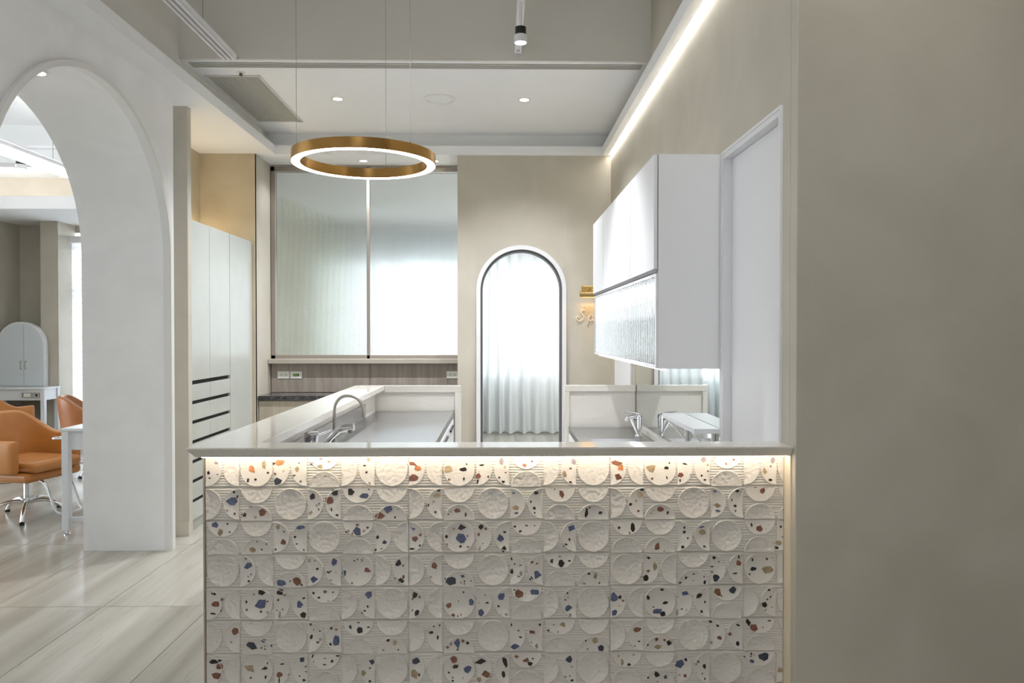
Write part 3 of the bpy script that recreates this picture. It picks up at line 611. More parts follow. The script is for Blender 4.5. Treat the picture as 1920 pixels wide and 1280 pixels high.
C3 = """130,124,o,10,6;196,161,o,18;240,138,r,12;479,140,p,28,36;464,180,r,14,12;427,210,t,24,36;463,259,k,18,14;730,148,r,60,26;757,173,o,34,32;738,227,r,46,38;934,178,t,52,38;1037,148,k,8,12;1020,178,k,34,22;937,238,r,14,12;1023,232,k,8,18;1125,153,k,26,8;1104,216,r,30,32;1161,218,k,6,14;1101,250,k,10,22;1238,126,p,28,36;1260,160,t,12;1262,195,k,12,6;1225,221,k,10;1246,246,k,18,14;1368,152,o,16;1412,129,r,14,10;1302,118,r,8;1640,130,p,24,34;1627,167,r,14,12;1590,195,t,24,40;1625,246,k,18,14;
133,323,b,16,10;147,408,t,38,26;150,439,b,28,12;265,322,k,22,16;233,373,k,8,16;254,410,k,18,14;256,437,k,10;411,325,r,28,40;372,301,k,8;557,439,k,20,50;575,406,r,12;638,437,d,20,14;878,300,k,18,14;868,331,t,36,28;845,366,g,12;813,388,k,16,18;857,426,r,14,12;984,417,r,34,26;931,440,k,8;943,424,g,8;1028,437,k,10,24;1303,313,b,16,12;1318,395,t,36,26;1319,426,b,28,12;1432,310,k,24,16;1401,362,k,8,12;1420,397,k,18,14;1422,425,b,10;1577,311,r,26,40;1537,289,k,8;1715,422,k,22,52;1733,390,r,10;
141,516,k,14;208,511,r,18,14;255,512,k,8;171,545,k,18,12;225,566,g,6,14;466,525,b,36,40;458,591,k,12,14;438,620,k,18,8;424,631,k,6;461,656,k,8,6;747,523,d,18,16;825,522,k,20,50;808,554,r,12;968,634,r,28,36;1008,658,r,8;1124,522,k,10,14;1125,549,k,18,14;1145,584,k,8,14;1115,635,k,20,16;1228,519,b,30,12;1230,548,t,38,28;1242,632,d,16,12;1515,509,k,10,26;1560,527,r,36,28;1612,505,g,8;1600,530,k,4;1685,517,k,12;1725,556,k,14,18;1694,577,g,12;1672,611,t,30,28;1663,641,k,18,14"""
C4 = """121,22,k,10,16;138,52,k,8;174,60,k,14,5;123,96,k,16,26;177,106,g,16,22;163,125,r,16,12;239,42,r,18,14;270,50,r,14,8;271,113,b,38,50;235,136,k,18;355,36,d,16,26;407,50,k,32,36;458,34,k,16,8;401,10,k,16,5;571,108,k,14,16;609,123,t,18,32;543,167,t,14,8;631,163,k,10;918,18,k,18,14;955,68,t,24,46;915,93,r,16,12;902,133,k,28,34;1135,132,k,14;1178,111,r,16,10;1099,161,k,22,10;1176,148,b,10,6;1239,126,k,6,10;1244,158,k,12,22;1299,17,k,20,16;1325,40,k,8;1286,68,k,16,8;1286,98,g,14;1308,134,d,32,36;1441,12,k,10,24;1386,45,k,8;1440,47,r,28,30;1419,107,k,28,8;1520,29,k,10,18;1604,22,r,14,16;1523,82,k,34,20;1608,83,t,56,40;1504,111,k,8,12;
138,203,k,8;162,227,r,46,40;201,224,g,8;257,215,b,50,30;447,222,k,10;450,248,g,12;434,261,k,8;448,309,b,38,30;461,351,b,12,18;718,247,b,40,50;750,244,k,18;768,266,r,16;747,295,t,14,8;716,337,b,32,36;995,201,k,22,12;915,247,k,16,26;1014,277,k,26,18;945,302,r,12;967,326,b,48,28;1001,341,k,28,30;1129,223,b,38,32;1087,243,g,14,8;1110,314,k,12,8;1083,335,g,10,34;1135,320,g,8,14;1208,237,k,36,26;1245,273,k,12,14;1225,329,k,14,18;1320,213,r,38,42;1340,238,t,16,10;1405,203,d,32,34;1615,202,k,16,12;1626,243,k,10;1606,259,b,10;1587,288,k,34,32;1633,303,g,14,8;1595,320,g,16,10;
121,405,k,8,18;162,439,r,12,8;173,477,k,16,10;140,532,b,46,26;285,405,k,12;240,446,r,32,28;237,508,b,8;267,531,t,18,32;337,436,k,14,16;367,406,k,8;418,402,t,38,24;392,447,g,12;553,498,k,8,10;605,496,t,28,34;563,546,k,8;639,539,d,36,34;850,432,r,40,26;800,460,g,6,16;861,501,k,16,12;833,529,t,16,8;964,490,r,16,18;1010,494,r,16;1037,508,k,30,30;911,522,k,16,14;973,535,t,36,24;1277,388,k,18,14;1318,411,k,16,12;1327,481,r,28,24;1282,509,g,14,16;1436,407,k,22,10;1388,461,r,26,18;1436,515,k,20,26;1496,392,k,32,46;1528,423,r,38,40;1617,382,k,20,8;1581,421,k,8;1714,533,k,8;
153,590,r,22,16;207,610,r,36,30;245,603,k,12;230,632,k,34,20;457,604,d,32,36;470,649,g,18,12;432,708,r,18,8;460,702,k,8;471,728,k,18,12;743,587,k,8;831,580,t,14,10;765,624,t,18,32;803,637,k,18,14;965,695,k,28,36;1017,708,b,18,26;914,712,k,14,10;968,735,r,14,6;1100,635,b,40,50;1133,608,k,18;1097,695,t,14,8;1129,702,r,16;1206,620,r,14;1190,634,g,18,14;1242,648,k,16,26;1192,685,k,12,5;1230,689,k,8;1244,719,k,8,12;1513,574,k,10;1510,588,k,8;1530,580,g,10;1475,592,k,6;1518,618,b,24,16;1586,590,d,58,40;1703,606,t,12,16;1679,669,t,32,34"""
Rm = camo.rotation_euler.to_matrix()
def on_plane(px, py, d):
    v = Rm @ Vector(((px - 960) / 1400, -(py - 640) / 1400, -1)); k = d / v.y
    return v.x * k, 1.5 + v.z * k
rnd = random.Random(5); chips = {}
keys = list(chipm.keys())
for txt, ox, oy in ((C1, 340, 820), (C2, 340, 1040), (C3, 920, 820), (C4, 920, 1040)):
    for e in txt.replace('\n', '').split(';'):
        q = e.split(',')
        if len(q) < 4: continue
        w = float(q[3]); h = float(q[4]) if len(q) > 4 else w
        X, Z = on_plane(ox + float(q[0]) / 3.097, oy + float(q[1]) / 3.097, DT - .006)
        ci = int((X - TX0) // TL); ri = int((ROWTOP - Z) // MOD)
        if not (0 <= ci < 3 and 0 <= ri < 7): continue
        t = TILES[(ri, ci)]; lx, lz = X - WL[t.name].x, Z - WL[t.name].z
        n = rnd.choice((4, 5, 5, 6, 7)); sc_ = 1 / 3.097 / SP; ang = rnd.uniform(-.25, .25); a0 = rnd.uniform(0, 6.28); poly = []
        for i in range(n):
            a = a0 + 2 * math.pi * (i + rnd.uniform(-.25, .25)) / n; rr = rnd.uniform(.46, .74)
            u, v = w * sc_ * rr * math.cos(a), h * sc_ * rr * math.sin(a)
            poly.append((min(max(lx + u * math.cos(ang) - v * math.sin(ang), .002), TL - .002), min(max(lz + u * math.sin(ang) + v * math.cos(ang), .002), MOD - .002)))
        mb = chips.setdefault((ri, ci), MB())
        mb.prism(poly, lambda u, v, w_: (u, w_, v), -.0015, -.0062, keys.index(q[2]))
for (ri, ci), mb in chips.items():
    t = TILES[(ri, ci)]; o_ = WL[t.name]
    mb.v = [tuple(Vector(p) + o_) for p in mb.v]
    o = mb.build('stone_chips', [chipm[k] for k in keys], t, origin=o_); o['kind'] = 'stuff'
    if ri == 1:
        o2 = o.copy(); COL.objects.link(o2); o2.parent = TILES[(7, ci)]; o2.location = (0, 0, 0)

# ------------------------------------------------------------------ left steel wash counter
ws = thing('steel_counter', (-.64, 4.2, 0), 'brushed steel wash counter inside the left return of the reception', 'counter')
bx('cabinet_body', lam, ws, -.938, -.372, 2.80, 5.64, .08, .862)
bx('worktop', steel, ws, -.943, -.352, 2.80, 5.65, .864, .90, .002)
bx('worktop_lip', steel, ws, -.366, -.350, 2.80, 5.65, .9005, .907, .002)
bx('backsplash', steel, ws, -.943, -.935, 3.0, 5.2, .9005, 1.0, .001)
yy = 2.81
for i in range(5):
    bx('drawer_front', lam, ws, -.370, -.352, yy, yy + .55, .55, .845, .001); bx('drawer_front', lam, ws, -.370, -.352, yy, yy + .55, .10, .54, .001)
    bx('handle', black, ws, -.352, -.340, yy + .12, yy + .43, .80, .815, .002); bx('handle', black, ws, -.352, -.340, yy + .12, yy + .43, .49, .505, .002)
    yy += .565
gf = thing('gooseneck_tap', (-.85, 3.83, .90), 'slim matt gooseneck tap on the left steel counter', 'faucet')
pts = [(-.85, 3.83, .91), (-.85, 3.83, 1.0), (-.85, 3.83, 1.10)] + [(-.776 + .074 * math.cos(R(a)), 3.83, 1.10 + .074 * math.sin(R(a))) for a in range(180, 9, -10)] + [(-.700, 3.83, 1.085), (-.697, 3.83, 1.06)]
MB().tube(pts, .0085, 12).build('spout', steel_dull, gf, smooth=True)
MB().lathe((-.85, 3.83, .90), [(0, 0), (.024, 0), (.024, .008), (.014, .03), (.013, .05), (0, .05)], 20).build('base', steel_dull, gf, smooth=True)
lt = thing('lever_tap', (-.857, 3.40, .90), 'chrome cylinder mixer tap with long lever by the steel counter edge', 'faucet')
MB().lathe((-.857, 3.40, .90), [(0, 0), (.03, 0), (.03, .10), (.033, .104), (.033, .142), (.028, .147), (0, .148)], 28).build('body', chromeM, lt, smooth=True)
MB().tube([(-.83, 3.40, 1.032), (-.772, 3.42, 1.052)], [.006, .0045], 10).build('lever', chromeM, lt, smooth=True)
sh = thing('hand_shower', (-.80, 3.30, .90), 'chrome pull-out hand shower leaning over the left steel counter', 'hand shower')
MB().lathe((-.83, 3.30, .90), [(0, 0), (.026, 0), (.024, .03), (.02, .05), (0, .052)], 20).build('base', chromeM, sh, smooth=True)
MB().tube(smoothpts([(-.83, 3.30, .94), (-.80, 3.30, .965), (-.762, 3.30, 1.018), (-.718, 3.30, 1.062)]), .0125, 14).build('neck', chromeM, sh, smooth=True)
MB().tube(smoothpts([(-.735, 3.30, 1.052), (-.70, 3.30, 1.072), (-.645, 3.30, 1.082)]), [.013] * 6 + [.0165] * 6 + [.0165], 16).build('spray_head', chromeM, sh, smooth=True)
MB().lathe((-.662, 3.30, 1.062), [(0, -.006), (.011, -.006), (.013, .004), (.013, .014)], 16).build('spray_face', steel_dull, sh, smooth=True)

# ------------------------------------------------------------------ right sink counter, mirror, shelf
rk = thing('sink_counter', (.76, 4.6, 0), 'steel sink counter under the hanging cabinet on the right', 'counter')
bx('cabinet_body', lam, rk, .535, XR - .004, 3.50, 5.64, .08, .738)
SX0, SX1, SY0, SY1 = .60, .93, 4.05, 5.06
b = MB(); b.box(.518, SX0, 3.48, 5.645, .74, .775); b.box(SX1, XR - .004, 3.48, 5.645, .74, .775); b.box(SX0, SX1, 3.48, SY0, .74, .775); b.box(SX0, SX1, SY1, 5.645, .74, .775)
b.build('worktop', steel, rk)
b = MB(); b.box(SX0, SX0 + .004, SY0, SY1, .58, .774); b.box(SX1 - .004, SX1, SY0, SY1, .58, .774); b.box(SX0, SX1, SY0, SY0 + .004, .58, .774); b.box(SX0, SX1, SY1 - .004, SY1, .58, .774); b.box(SX0, SX1, SY0, SY1, .575, .58)
b.build('basin', steel, rk)
bx('worktop_lip', steel, rk, .516, .530, 3.48, 5.645, .7755, .784, .002)
bx('upstand', quartz, rk, XR - .02, XR - .004, 3.48, 5.64, .7755, .815, .002)
for i in range(4): bx('cabinet_door', lam, rk, .518, .534, 3.51 + i * .534, 3.51 + i * .534 + .53, .10, .73, .001)
ep = thing('sink_end_panel', (.76, 5.67, 0), 'white stone end panel behind the right sink', 'panel')
bx('panel', quartz, ep, .487, XR - .008, 5.675, 5.71, 0, ZC, .002)
bx('panel_rail', quartz, ep, .487, XR - .008, 5.652, 5.675, ZC - .046, ZC, .002)
bx('panel_stile', quartz, ep, .487, .525, 5.652, 5.675, 0, ZC - .047, .002)
fr = thing('sink_tap', (.93, 5.14, .775), 'chrome single-lever mixer tap beside the right sink basin', 'faucet')
tx, ty = .955, 5.14
MB().lathe((tx, ty, .775), [(0, 0), (.026, 0), (.026, .006), (.021, .012), (.021, .125), (.023, .13), (.023, .158), (.0, .16)], 24).build('body', chromeM, fr, smooth=True)
MB().tube([(tx - .004, ty - .01, .80), (tx - .03, ty - .02, .85), (tx - .058, ty - .03, .905)], .0125, 14).build('brace_arm', chromeM, fr, smooth=True)
MB().tube(smoothpts([(tx - .01, ty, .905), (tx - .05, ty - .02, .912), (tx - .085, ty - .04, .905), (tx - .09, ty - .04, .892)]), .016, 14).build('spout', chromeM, fr, smooth=True)
MB().tube([(tx, ty, .932), (tx - .05, ty - .02, .945), (tx - .10, ty - .04, .952)], [.008, .006, .005], 10).build('lever', chromeM, fr, smooth=True)
mi = bx('wall_mirror', mirror, None, XR - .004, XR - .0005, 3.50, 5.66, .815, 1.325); tag(mi, 'frameless mirror splashback between right sink and hanging cabinet', 'mirror')
fs = thing('folding_shelf', (.97, 3.8, 1.04), 'small white fold-down shelf fixed to the mirror', 'shelf')
bx('shelf_board', tablew, fs, .908, XR - .006, 3.48, 4.17, 1.022, 1.045, .002)
b = MB(); b.box(XR - .02, XR - .006, 4.08, 4.10, .90, 1.02); b.tube([(XR - .012, 4.09, .905), (.925, 4.09, 1.015)], .006, 8); b.build('bracket', white_pl, fs)
b = MB(); b.box(XR - .02, XR - .006, 3.56, 3.58, .90, 1.02); b.tube([(XR - .012, 3.57, .905), (.925, 3.57, 1.015)], .006, 8); b.build('bracket', white_pl, fs)

# ------------------------------------------------------------------ hanging cabinet
hc = thing('hanging_cabinet', (.88, 4.63, 1.33), 'white hanging wall cabinet with four doors and reeded glass front', 'cabinet')
CX, CY0, CY1, CZ0, CZ1, CZM = .731, 3.485, 5.78, 1.327, 2.33, 1.775
bx('side_panel', lam, hc, CX + .008, XR - .004, CY0, CY0 + .02, CZ0, CZ1, .001)
bx('side_panel', lam, hc, CX + .008, XR - .004, CY1 - .02, CY1, CZ0, CZ1, .001)
bx('top_panel', lam, hc, CX + .008, XR - .004, CY0 + .02, CY1 - .02, CZ1 - .02, CZ1)
bx('bottom_panel', lam, hc, CX + .008, XR - .004, CY0 + .02, CY1 - .02, CZ0, CZ0 + .02)
bx('back_panel', lam, hc, XR - .016, XR - .004, CY0 + .02, CY1 - .02, CZ0 + .02, CZ1 - .02)
bx('divider', lam, hc, CX + .008, XR - .018, CY0 + .02, CY1 - .02, CZM - .01, CZM + .01)
for z in (1.56,): bx('inner_shelf', lam, hc, CX + .03, XR - .018, CY0 + .02, CY1 - .02, z, z + .018)
ys_ = [3.492, 4.13, 4.68, 5.235, 5.775]
for i in range(4): bx('cabinet_door', lam, hc, CX - .012, CX + .006, ys_[i] + (.006 if i else 0), ys_[i + 1] - (.006 if i < 3 else 0), CZM + .02, CZ1, .001)
bx('gap_shade_sheet', mat('gap_shade_gray', (50, 50, 52), .8), hc, CX + .0065, CX + .0078, CY0 + .004, CY1 - .006, CZM + .021, CZ1 - .002)  # dark sheet behind the doors paints the shade in their gaps
bx('dark_reveal', mat('reveal_gray', (150, 150, 152), .6), hc, CX - .004, CX + .008, CY0 + .002, CY1 - .01, CZM + .004, CZM + .02)
for q in ((CY0 + .004, CY0 + .018, CZ0 + .004, CZM), (CY1 - .018, CY1 - .004, CZ0 + .004, CZM), (CY0 + .018, CY1 - .018, CZM - .014, CZM), (CY0 + .018, CY1 - .018, CZ0 + .004, CZ0 + .018)):
    bx('glass_frame', lam, hc, CX - .002, CX + .007, *q)
reeded(CY0 + .018, CY1 - .018, CX + .004, CZ0 + .018, CZM - .014, .05, .0028, .004, axis='y', seg=8).build('reeded_glass', glass_c, hc, smooth=True)
bx('cabinet_light', ledcab2, hc, XR - .05, XR - .03, CY0 + .05, CY1 - .05, CZM - .016, CZM - .0105)
ul = bx('undercabinet_light', ledcab, None, CX + .03, CX + .05, CY0 + .03, CY1 - .03, CZ0 - .008, CZ0 - .0005); tag(ul, 'slim white light bar under the hanging cabinet', 'light strip')

# ------------------------------------------------------------------ picture light and lettering
pl = thing('picture_light', (.83, DB, 1.86), 'brass picture light above the lettering on the back wall', 'wall lamp')
bx('backplate', brass_pol, pl, .765, .905, DB - .012, DB - .001, 1.865, 1.93, .003)
MB().tube([(.835, DB - .012, 1.895), (.835, DB - .06, 1.90), (.835, DB - .10, 1.87)], .007, 10).build('arm', brass_pol, pl, smooth=True)
MB().tube([(.735, DB - .10, 1.848), (.99, DB - .10, 1.848)], .027, 20).build('shade', mat('satin_brass', (178, 152, 104), .3, 1.), pl, smooth=True)
MB().box(.75, .98, DB - .085, DB - .077, 1.823, 1.829).build('lamp_strip', emis('picture_lamp', (255, 206, 130), 4), pl)
lamp('picture_glow', 'AREA', (.865, DB - .075, 1.815), .45, (255, 196, 110), pl, rot=(R(-25), 0, 0), shape='RECTANGLE', size=.22, size_y=.02)
sg = thing('wall_lettering', (.86, DB, 1.6), 'white script lettering reading Spa under the picture light', 'lettering')
def strokes(lines, x0, z0, sc, name):
    b = MB()
    for ln in lines: b.tube([(x0 + p.x * sc, DB - .012, z0 + p.y * sc) for p in smoothpts([(a, c, 0) for a, c in ln], 5)], .0042, 8)
    b.build(name, mat('letter_white_' + name, (226, 216, 198), .4), sg, smooth=True)
S_ = [[(.78, .86), (.66, 1.0), (.46, .98), (.38, .80), (.50, .62), (.62, .42), (.52, .14), (.24, .04), (.0, .16), (-.04, .34), (.10, .42), (.22, .32)]]
p_ = [[(-.05, .18), (.12, .42), (.22, .56), (.10, .10), (-.04, -.34)], [(.16, .36), (.34, .58), (.50, .50), (.48, .22), (.32, .06), (.14, .12)], [(.42, .12), (.56, .08), (.72, .24)]]
a_ = [[(.50, .50), (.30, .58), (.10, .40), (.06, .16), (.20, .04), (.38, .18), (.52, .52), (.46, .18), (.56, .04), (.74, .20)]]
strokes(S_, .715, 1.60, .105, 'letter_s'); strokes(p_, .815, 1.60, .105, 'letter_p'); strokes(a_, .895, 1.60, .105, 'letter_a')

# ------------------------------------------------------------------ styling room behind the arch
struct('wall_salon_back', plaster, [(-8.6, -6.10, 10.3, 10.45, 0, 3.6), (-6.10, -4.4, 10.3, 10.45, 2.85, 3.6), (-6.10, -4.4, 10.3, 10.45, 0, .25), (-4.4, -2.96, 10.3, 10.45, 0, 3.6)], 'beige rear wall of the styling room', 'wall')
struct('wall_salon_left', plaster, [(-7.0, -6.55, 8.3, 10.3, 0, 3.0)], 'beige side wall at the far left of the styling room', 'wall')
struct('wall_salon_column', plaster, [(-6.03, -5.80, 9.9, 10.3, 0, 2.99)], 'pale plaster column beside the blind in the styling room', 'wall')
struct('wall_salon_return', white, [(-2.96, -2.86, 5.6, 10.3, 0, 3.6)], 'white return wall between styling room and wardrobe', 'wall')
struct('ceiling_salon', ceilw, [(-9.2, -2.86, DN, 10.4, 3.6, 3.7)], 'white high ceiling of the styling room', 'ceiling')
struct('ceiling_salon_soffit', ceilw, [(-9.2, -2.86, 8.9, 10.4, 2.95, 3.03)], 'white dropped soffit at the rear of the styling room', 'soffit')
struct('ceiling_salon_beam', ceilw, [(-9.2, -2.86, 8.9, 8.96, 3.03, 3.10), (-9.2, -2.86, 7.7, 7.9, 3.22, 3.6)], 'white ceiling beam crossing the styling room', 'beam')
cl = bx('cove_light', emis('salon_cove', (255, 250, 246), 20), None, -9.0, -2.9, 9.1, 9.13, 3.04, 3.06); tag(cl, 'hidden cove light on the styling room soffit', 'light strip')
w3 = thing('window_3', (-5.3, 10.3, .25), 'tall daylight window behind the white blind in the styling room', 'window', kind='structure')
for x in (-6.1, -5.93, -5.2, -4.45): bx('window_frame', lam, w3, x, x + (.17 if x == -6.1 else .06), 10.36, 10.42, .25, 2.85)
for z in (.25, 1.98, 2.62): bx('window_frame', lam, w3, -6.1, -4.4, 10.36, 10.42, z, z + (.14 if z > 1 else .06))
zb = thing('zebra_blind', (-5.3, 10.22, .2), 'white banded roller blind hanging over the styling room window', 'blind')
bx('headbox', lam, zb, -6.03, -4.4, 10.15, 10.26, 2.70, 2.79, .01)
for i in range(30): bx('blind_band', blindm, zb, -5.99, -4.42, 10.21, 10.212, .25 + i * .081, .25 + i * .081 + .052)
fab = bx('blind_net', sheer('blind_net', (235, 240, 246), .42, .5), zb, -5.99, -4.42, 10.216, 10.217, .24, 2.70)
bx('bottom_bar', lam, zb, -5.99, -4.42, 10.20, 10.225, .22, .245, .003)
ll = thing('linear_lamp', (-4.14, 6.2, 3.0), 'suspended white linear lamp with two glowing tubes in the styling room', 'linear lamp')
bx('housing', lam, ll, -4.25, -4.03, 4.6, 7.35, 3.02, 3.055, .004)
for x in (-4.225, -4.085): bx('light_tube', linled, ll, x, x + .035, 4.6, 7.35, 2.995, 3.02, .004); bx('added_up_light', linled, ll, x, x + .035, 4.6, 7.35, 3.0555, 3.062)  # upward glowing strips are added to brighten the ceiling
for y in (5.0, 7.0): MB().tube([(-4.14, y, 3.055), (-4.14, y, 3.6)], .003, 6).build('hanger_wire', steel_dull, ll)
l2 = thing('linear_lamp', (-.7, 1.2, 3.5), 'unseen linear lamp with two glowing tubes, added to brighten the reception', 'linear lamp')  # added lamp out of view, lights the counter front and upper walls
bx('housing', lam, l2, -.81, -.59, .1, 2.3, 3.52, 3.555, .004)
for x in (-.79, -.645): bx('light_tube', linled2, l2, x, x + .035, .1, 2.3, 3.495, 3.52, .004); bx('added_up_light', linled, l2, x, x + .035, .1, 2.3, 3.5555, 3.565)
for y in (.4, 2.0): MB().tube([(-.70, y, 3.555), (-.70, y, ZU)], .003, 6).build('hanger_wire', steel_dull, l2)
tr3 = thing('track_rail', (-5.6, 7.3, 3.3), 'white track rail crossing the styling room ceiling', 'track rail')
bx('rail', lam, tr3, -7.2, -3.2, 7.42, 7.46, 3.30, 3.335, .003)
for x in (-5.2, -4.4): MB().tube([(x, 7.44, 3.335), (x, 7.44, 3.6)], .004, 6).build('hanger_rod', lam, tr3)
spot(-4.715, 7.44, 3.10, 'black and white spotlight on the styling room track near the arch top', r=.05, power=20, z0=3.30)
tr4 = thing('track_rail', (-6, 8.5, 3.12), 'second white track rail farther back in the styling room', 'track rail')
bx('rail', lam, tr4, -8, -5.55, 8.28, 8.32, 3.13, 3.165, .003)
for x in (-7.2, -5.7): MB().tube([(x, 8.30, 3.165), (x, 8.30, 3.6)], .004, 6).build('hanger_rod', lam, tr4)
spot(-5.53 - .02, 8.30, 3.20 - .19, 'spotlight on the farther styling room track at the left edge', r=.045, power=0, z0=3.12)

def table(name, x0, x1, y0, y1, zt, label, stretch=True):
    t = thing(name, ((x0 + x1) / 2, (y0 + y1) / 2, 0), label, 'table', 'white styling tables')
    bx('table_top', tablew, t, x0, x1, y0, y1, zt - .022, zt, .003)
    bx('apron', tablew, t, x0 + .03, x1 - .03, y0 + .02, y0 + .04, zt - .16, zt - .022); bx('apron', tablew, t, x0 + .03, x1 - .03, y1 - .04, y1 - .02, zt - .16, zt - .022)
    bx('apron', tablew, t, x0 + .02, x0 + .03, y0 + .05, y1 - .05, zt - .16, zt - .022); bx('apron', tablew, t, x1 - .03, x1 - .02, y0 + .05, y1 - .05, zt - .16, zt - .022)
    for x in (x0 + .005, x1 - .055):
        for y in (y0 + .005, y1 - .055):
            bx('leg', tablew, t, x, x + .05, y, y + .05, .035, zt - .022, .003)
            MB().lathe((x + .025, y + .025, 0), [(0, 0), (.022, 0), (.022, .008), (.008, .012), (.008, .035)], 14).build('foot', chromeM, t, smooth=True)
    if stretch: bx('stretcher', tablew, t, x0 + .055, x1 - .055, y0 + .02, y0 + .045, .10, .13)
    return t
t1 = table('styling_table', -3.235, -2.965, 5.53, 6.7, .79, 'white styling table half hidden behind the arch pier')
hl = thing('dryer_holder', (-3.28, 5.62, .70), 'chrome ring holder on the side of the nearer white table', 'holder')
MB().tube([(-3.305 + .055 * math.cos(R(a)), 5.66 + .055 * math.sin(R(a)), .703) for a in range(0, 360, 15)], .006, 8, close=True).build('ring', chromeM, hl, smooth=True)
MB().tube([(-3.25, 5.66, .703), (-3.215, 5.66, .703)], .006, 8).build('stem', chromeM, hl)
t2 = table('styling_table', -6.53, -5.78, 9.55, 9.9, .79, 'far white styling table under the arched mirror cabinet', False)
ob = thing('power_box', (-5.95, 9.545, .70), 'small metal socket box on the front of the far white table', 'socket box')
bx('box_plate', steel, ob, -6.07, -5.85, 9.553, 9.569, .665, .73, .003); bx('socket', white_pl, ob, -6.04, -5.96, 9.547, 9.553, .675, .72, .002); bx('switch', black, ob, -5.89, -5.87, 9.547, 9.553, .68, .715)
am = thing('arched_cabinet', (-6.22, 9.82, .79), 'arched pale cabinet with two doors standing on the far white table', 'cabinet')
ax, ar = -6.235, .305; az = .79 + .84 - ar
def arch_poly(r, x_lo, x_hi, z0, n=32):
    p = [(ax - r * math.cos(math.pi * i / n), az + r * math.sin(math.pi * i / n)) for i in range(n + 1)]
    p = [(ax - r, z0)] + p + [(ax + r, z0)]
    p = clip(p, 0, x_hi, True); p = clip(p, 0, x_lo, False); return p
MB().prism(arch_poly(ar, -9, 9, .791), lambda u, v, w: (u, w, v), 9.80, 9.89).build('carcass', lam, am)
dm_ = mat('cabinet_pale', (214, 222, 226), .25)
MB().prism(arch_poly(ar - .02, -9, ax + .048, .80), lambda u, v, w: (u, w, v), 9.788, 9.80).build('cabinet_door', dm_, am)
MB().prism(arch_poly(ar - .02, ax + .052, 9, .80), lambda u, v, w: (u, w, v), 9.788, 9.80).build('cabinet_door', dm_, am)
for x, s in ((ax + .02, 1), (ax + .08, -1)):
    MB().tube([(x, 9.79, 1.02), (x, 9.76, 1.02), (x, 9.76, 1.12), (x, 9.79, 1.12)], .005, 8).build('handle', steel_dull, am)

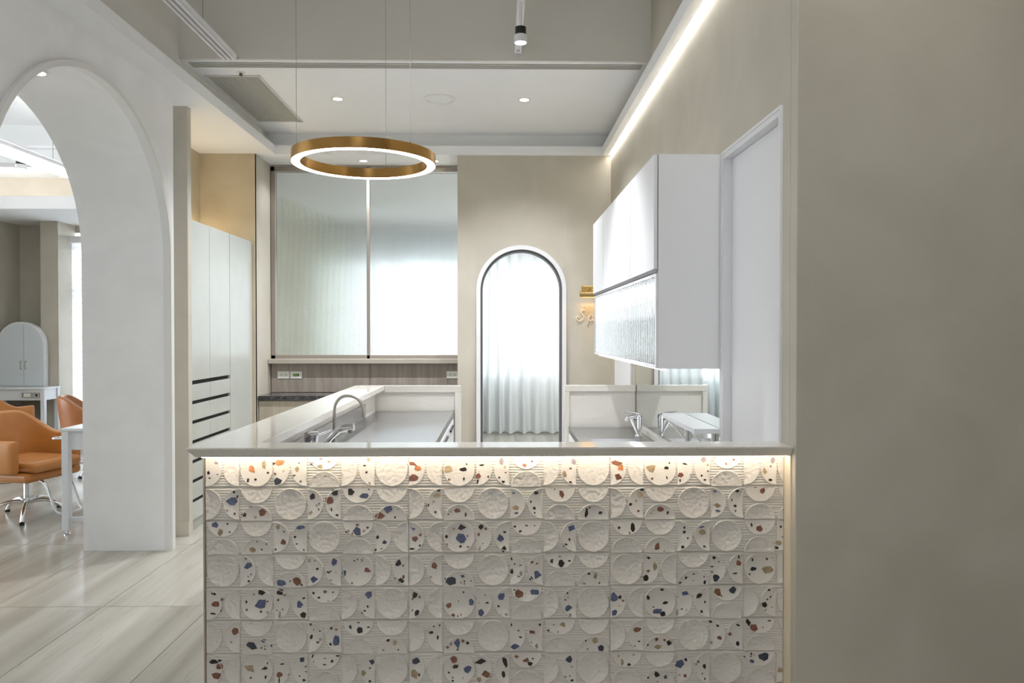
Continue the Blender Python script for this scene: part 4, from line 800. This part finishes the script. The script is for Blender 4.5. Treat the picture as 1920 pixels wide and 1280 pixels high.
def salon_chair(loc, ang, label, lm, hs=1.0):
    t = thing('salon_chair', loc, label, 'chair', 'leather salon chairs')
    M = Matrix.Translation(loc) @ Matrix.Rotation(ang, 4, 'Z')
    # seat
    def rbox(x0, x1, y0, y1, z0, z1): return MB().box(x0, x1, y0, y1, z0, z1).xf(M)
    rbox(-.24, .31, -.235, .235, .395, .485).build('seat_cushion', lm, t, .04, smooth=False, seg=4)
    rbox(-.25, .27, -.27, .27, .325, .40).build('seat_base', lm, t, .03, seg=3)
    # wrap-around back and arms
    path = [(.20, -.30), (.05, -.305), (-.10, -.30), (-.22, -.26), (-.295, -.16), (-.315, 0), (-.295, .16), (-.22, .26), (-.10, .30), (.05, .305), (.20, .30)]
    P = smoothpts([(x, y, 0) for x, y in path], 5); n = len(P); vs = []; fs = []; k = 12
    for i, p in enumerate(P):
        u = abs(i / (n - 1) * 2 - 1)                         # 1 at arm fronts, 0 at the back
        tdir = (P[min(i + 1, n - 1)] - P[max(i - 1, 0)]).normalized(); nrm = Vector((tdir.y, -tdir.x, 0))
        s_ = max(0, min(1, (u - .25) / .5)); s_ = s_ * s_ * (3 - 2 * s_)
        zt = .84 * (1 - s_) + .66 * s_; zb = .40; th = .036; lean = -.05 * (1 - s_)
        if i in (0, n - 1): th *= .8
        for j in range(k):
            a = 2 * math.pi * j / k; ca, sa = math.cos(a), math.sin(a)
            q = lambda v: math.copysign(abs(v) ** .45, v)
            z = (zt + zb) / 2 + (zt - zb) / 2 * q(sa); off = th * q(ca)
            pp = p + nrm * off; pp.x += lean * (z - zb) / .4; vs.append((pp.x, pp.y, z))
    for i in range(n - 1):
        for j in range(k): fs.append((i * k + j, i * k + (j + 1) % k, i * k + k + (j + 1) % k, i * k + k + j))
    fs += [tuple(range(k)), tuple(range((n - 1) * k, n * k))]
    MB().add(vs, fs).xf(M).build('backrest', lm, t, .006, smooth=True)
    MB().lathe((0, 0, 0), [(0, .33), (.06, .33), (.06, .30), (.034, .295), (.034, .15), (.0, .15)], 24).xf(M).build('lift_column', chromeM, t, smooth=True)
    MB().lathe((0, 0, 0), [(0, .16), (.055, .16), (.058, .14), (.045, .12), (.028, .10), (.028, .06), (0, .06)], 24).xf(M).build('base_hub', chromeM, t, smooth=True)
    for q in range(5):
        a = q * 2 * math.pi / 5 + .35
        pts = [(r * math.cos(a), r * math.sin(a), z) for r, z in ((.03, .125), (.12, .135), (.20, .115), (.27, .07), (.315, .02))]
        lg = MB().tube(smoothpts(pts), .0155, 10).xf(M).build('base_leg', chromeM, t, smooth=True)
        MB().lathe((.315 * math.cos(a), .315 * math.sin(a), 0), [(0, .018), (.02, .018), (.02, 0), (0, 0)], 12).xf(M).build('foot_pad', black, lg)
    b = MB().tube(smoothpts([(.16, -.12, .33), (.27, -.12, .315), (.33, -.12, .22), (.38, -.12, .10), (.42, -.10, .065), (.44, 0, .06), (.42, .10, .065), (.38, .12, .10), (.33, .12, .22), (.27, .12, .315), (.16, .12, .33)]), .011, 10).xf(M)
    b.build('footrest', chromeM, t, smooth=True)
    MB().tube([(0, -.03, .29), (-.10, -.12, .285), (-.24, -.18, .285)], .006, 8).xf(M).build('pump_lever', chromeM, t, smooth=True)
    return t
salon_chair((-3.84, 6.12, 0), R(-14), 'tan leather salon chair in front, fully in view through the arch', leather)
salon_chair((-4.25, 8.0, 0), R(25), 'brown leather salon chair behind the nearer white table', leather_d)
salon_chair((-5.72, 8.55, 0), R(75), 'tan leather salon chair at the left edge facing the arched cabinet', leather)
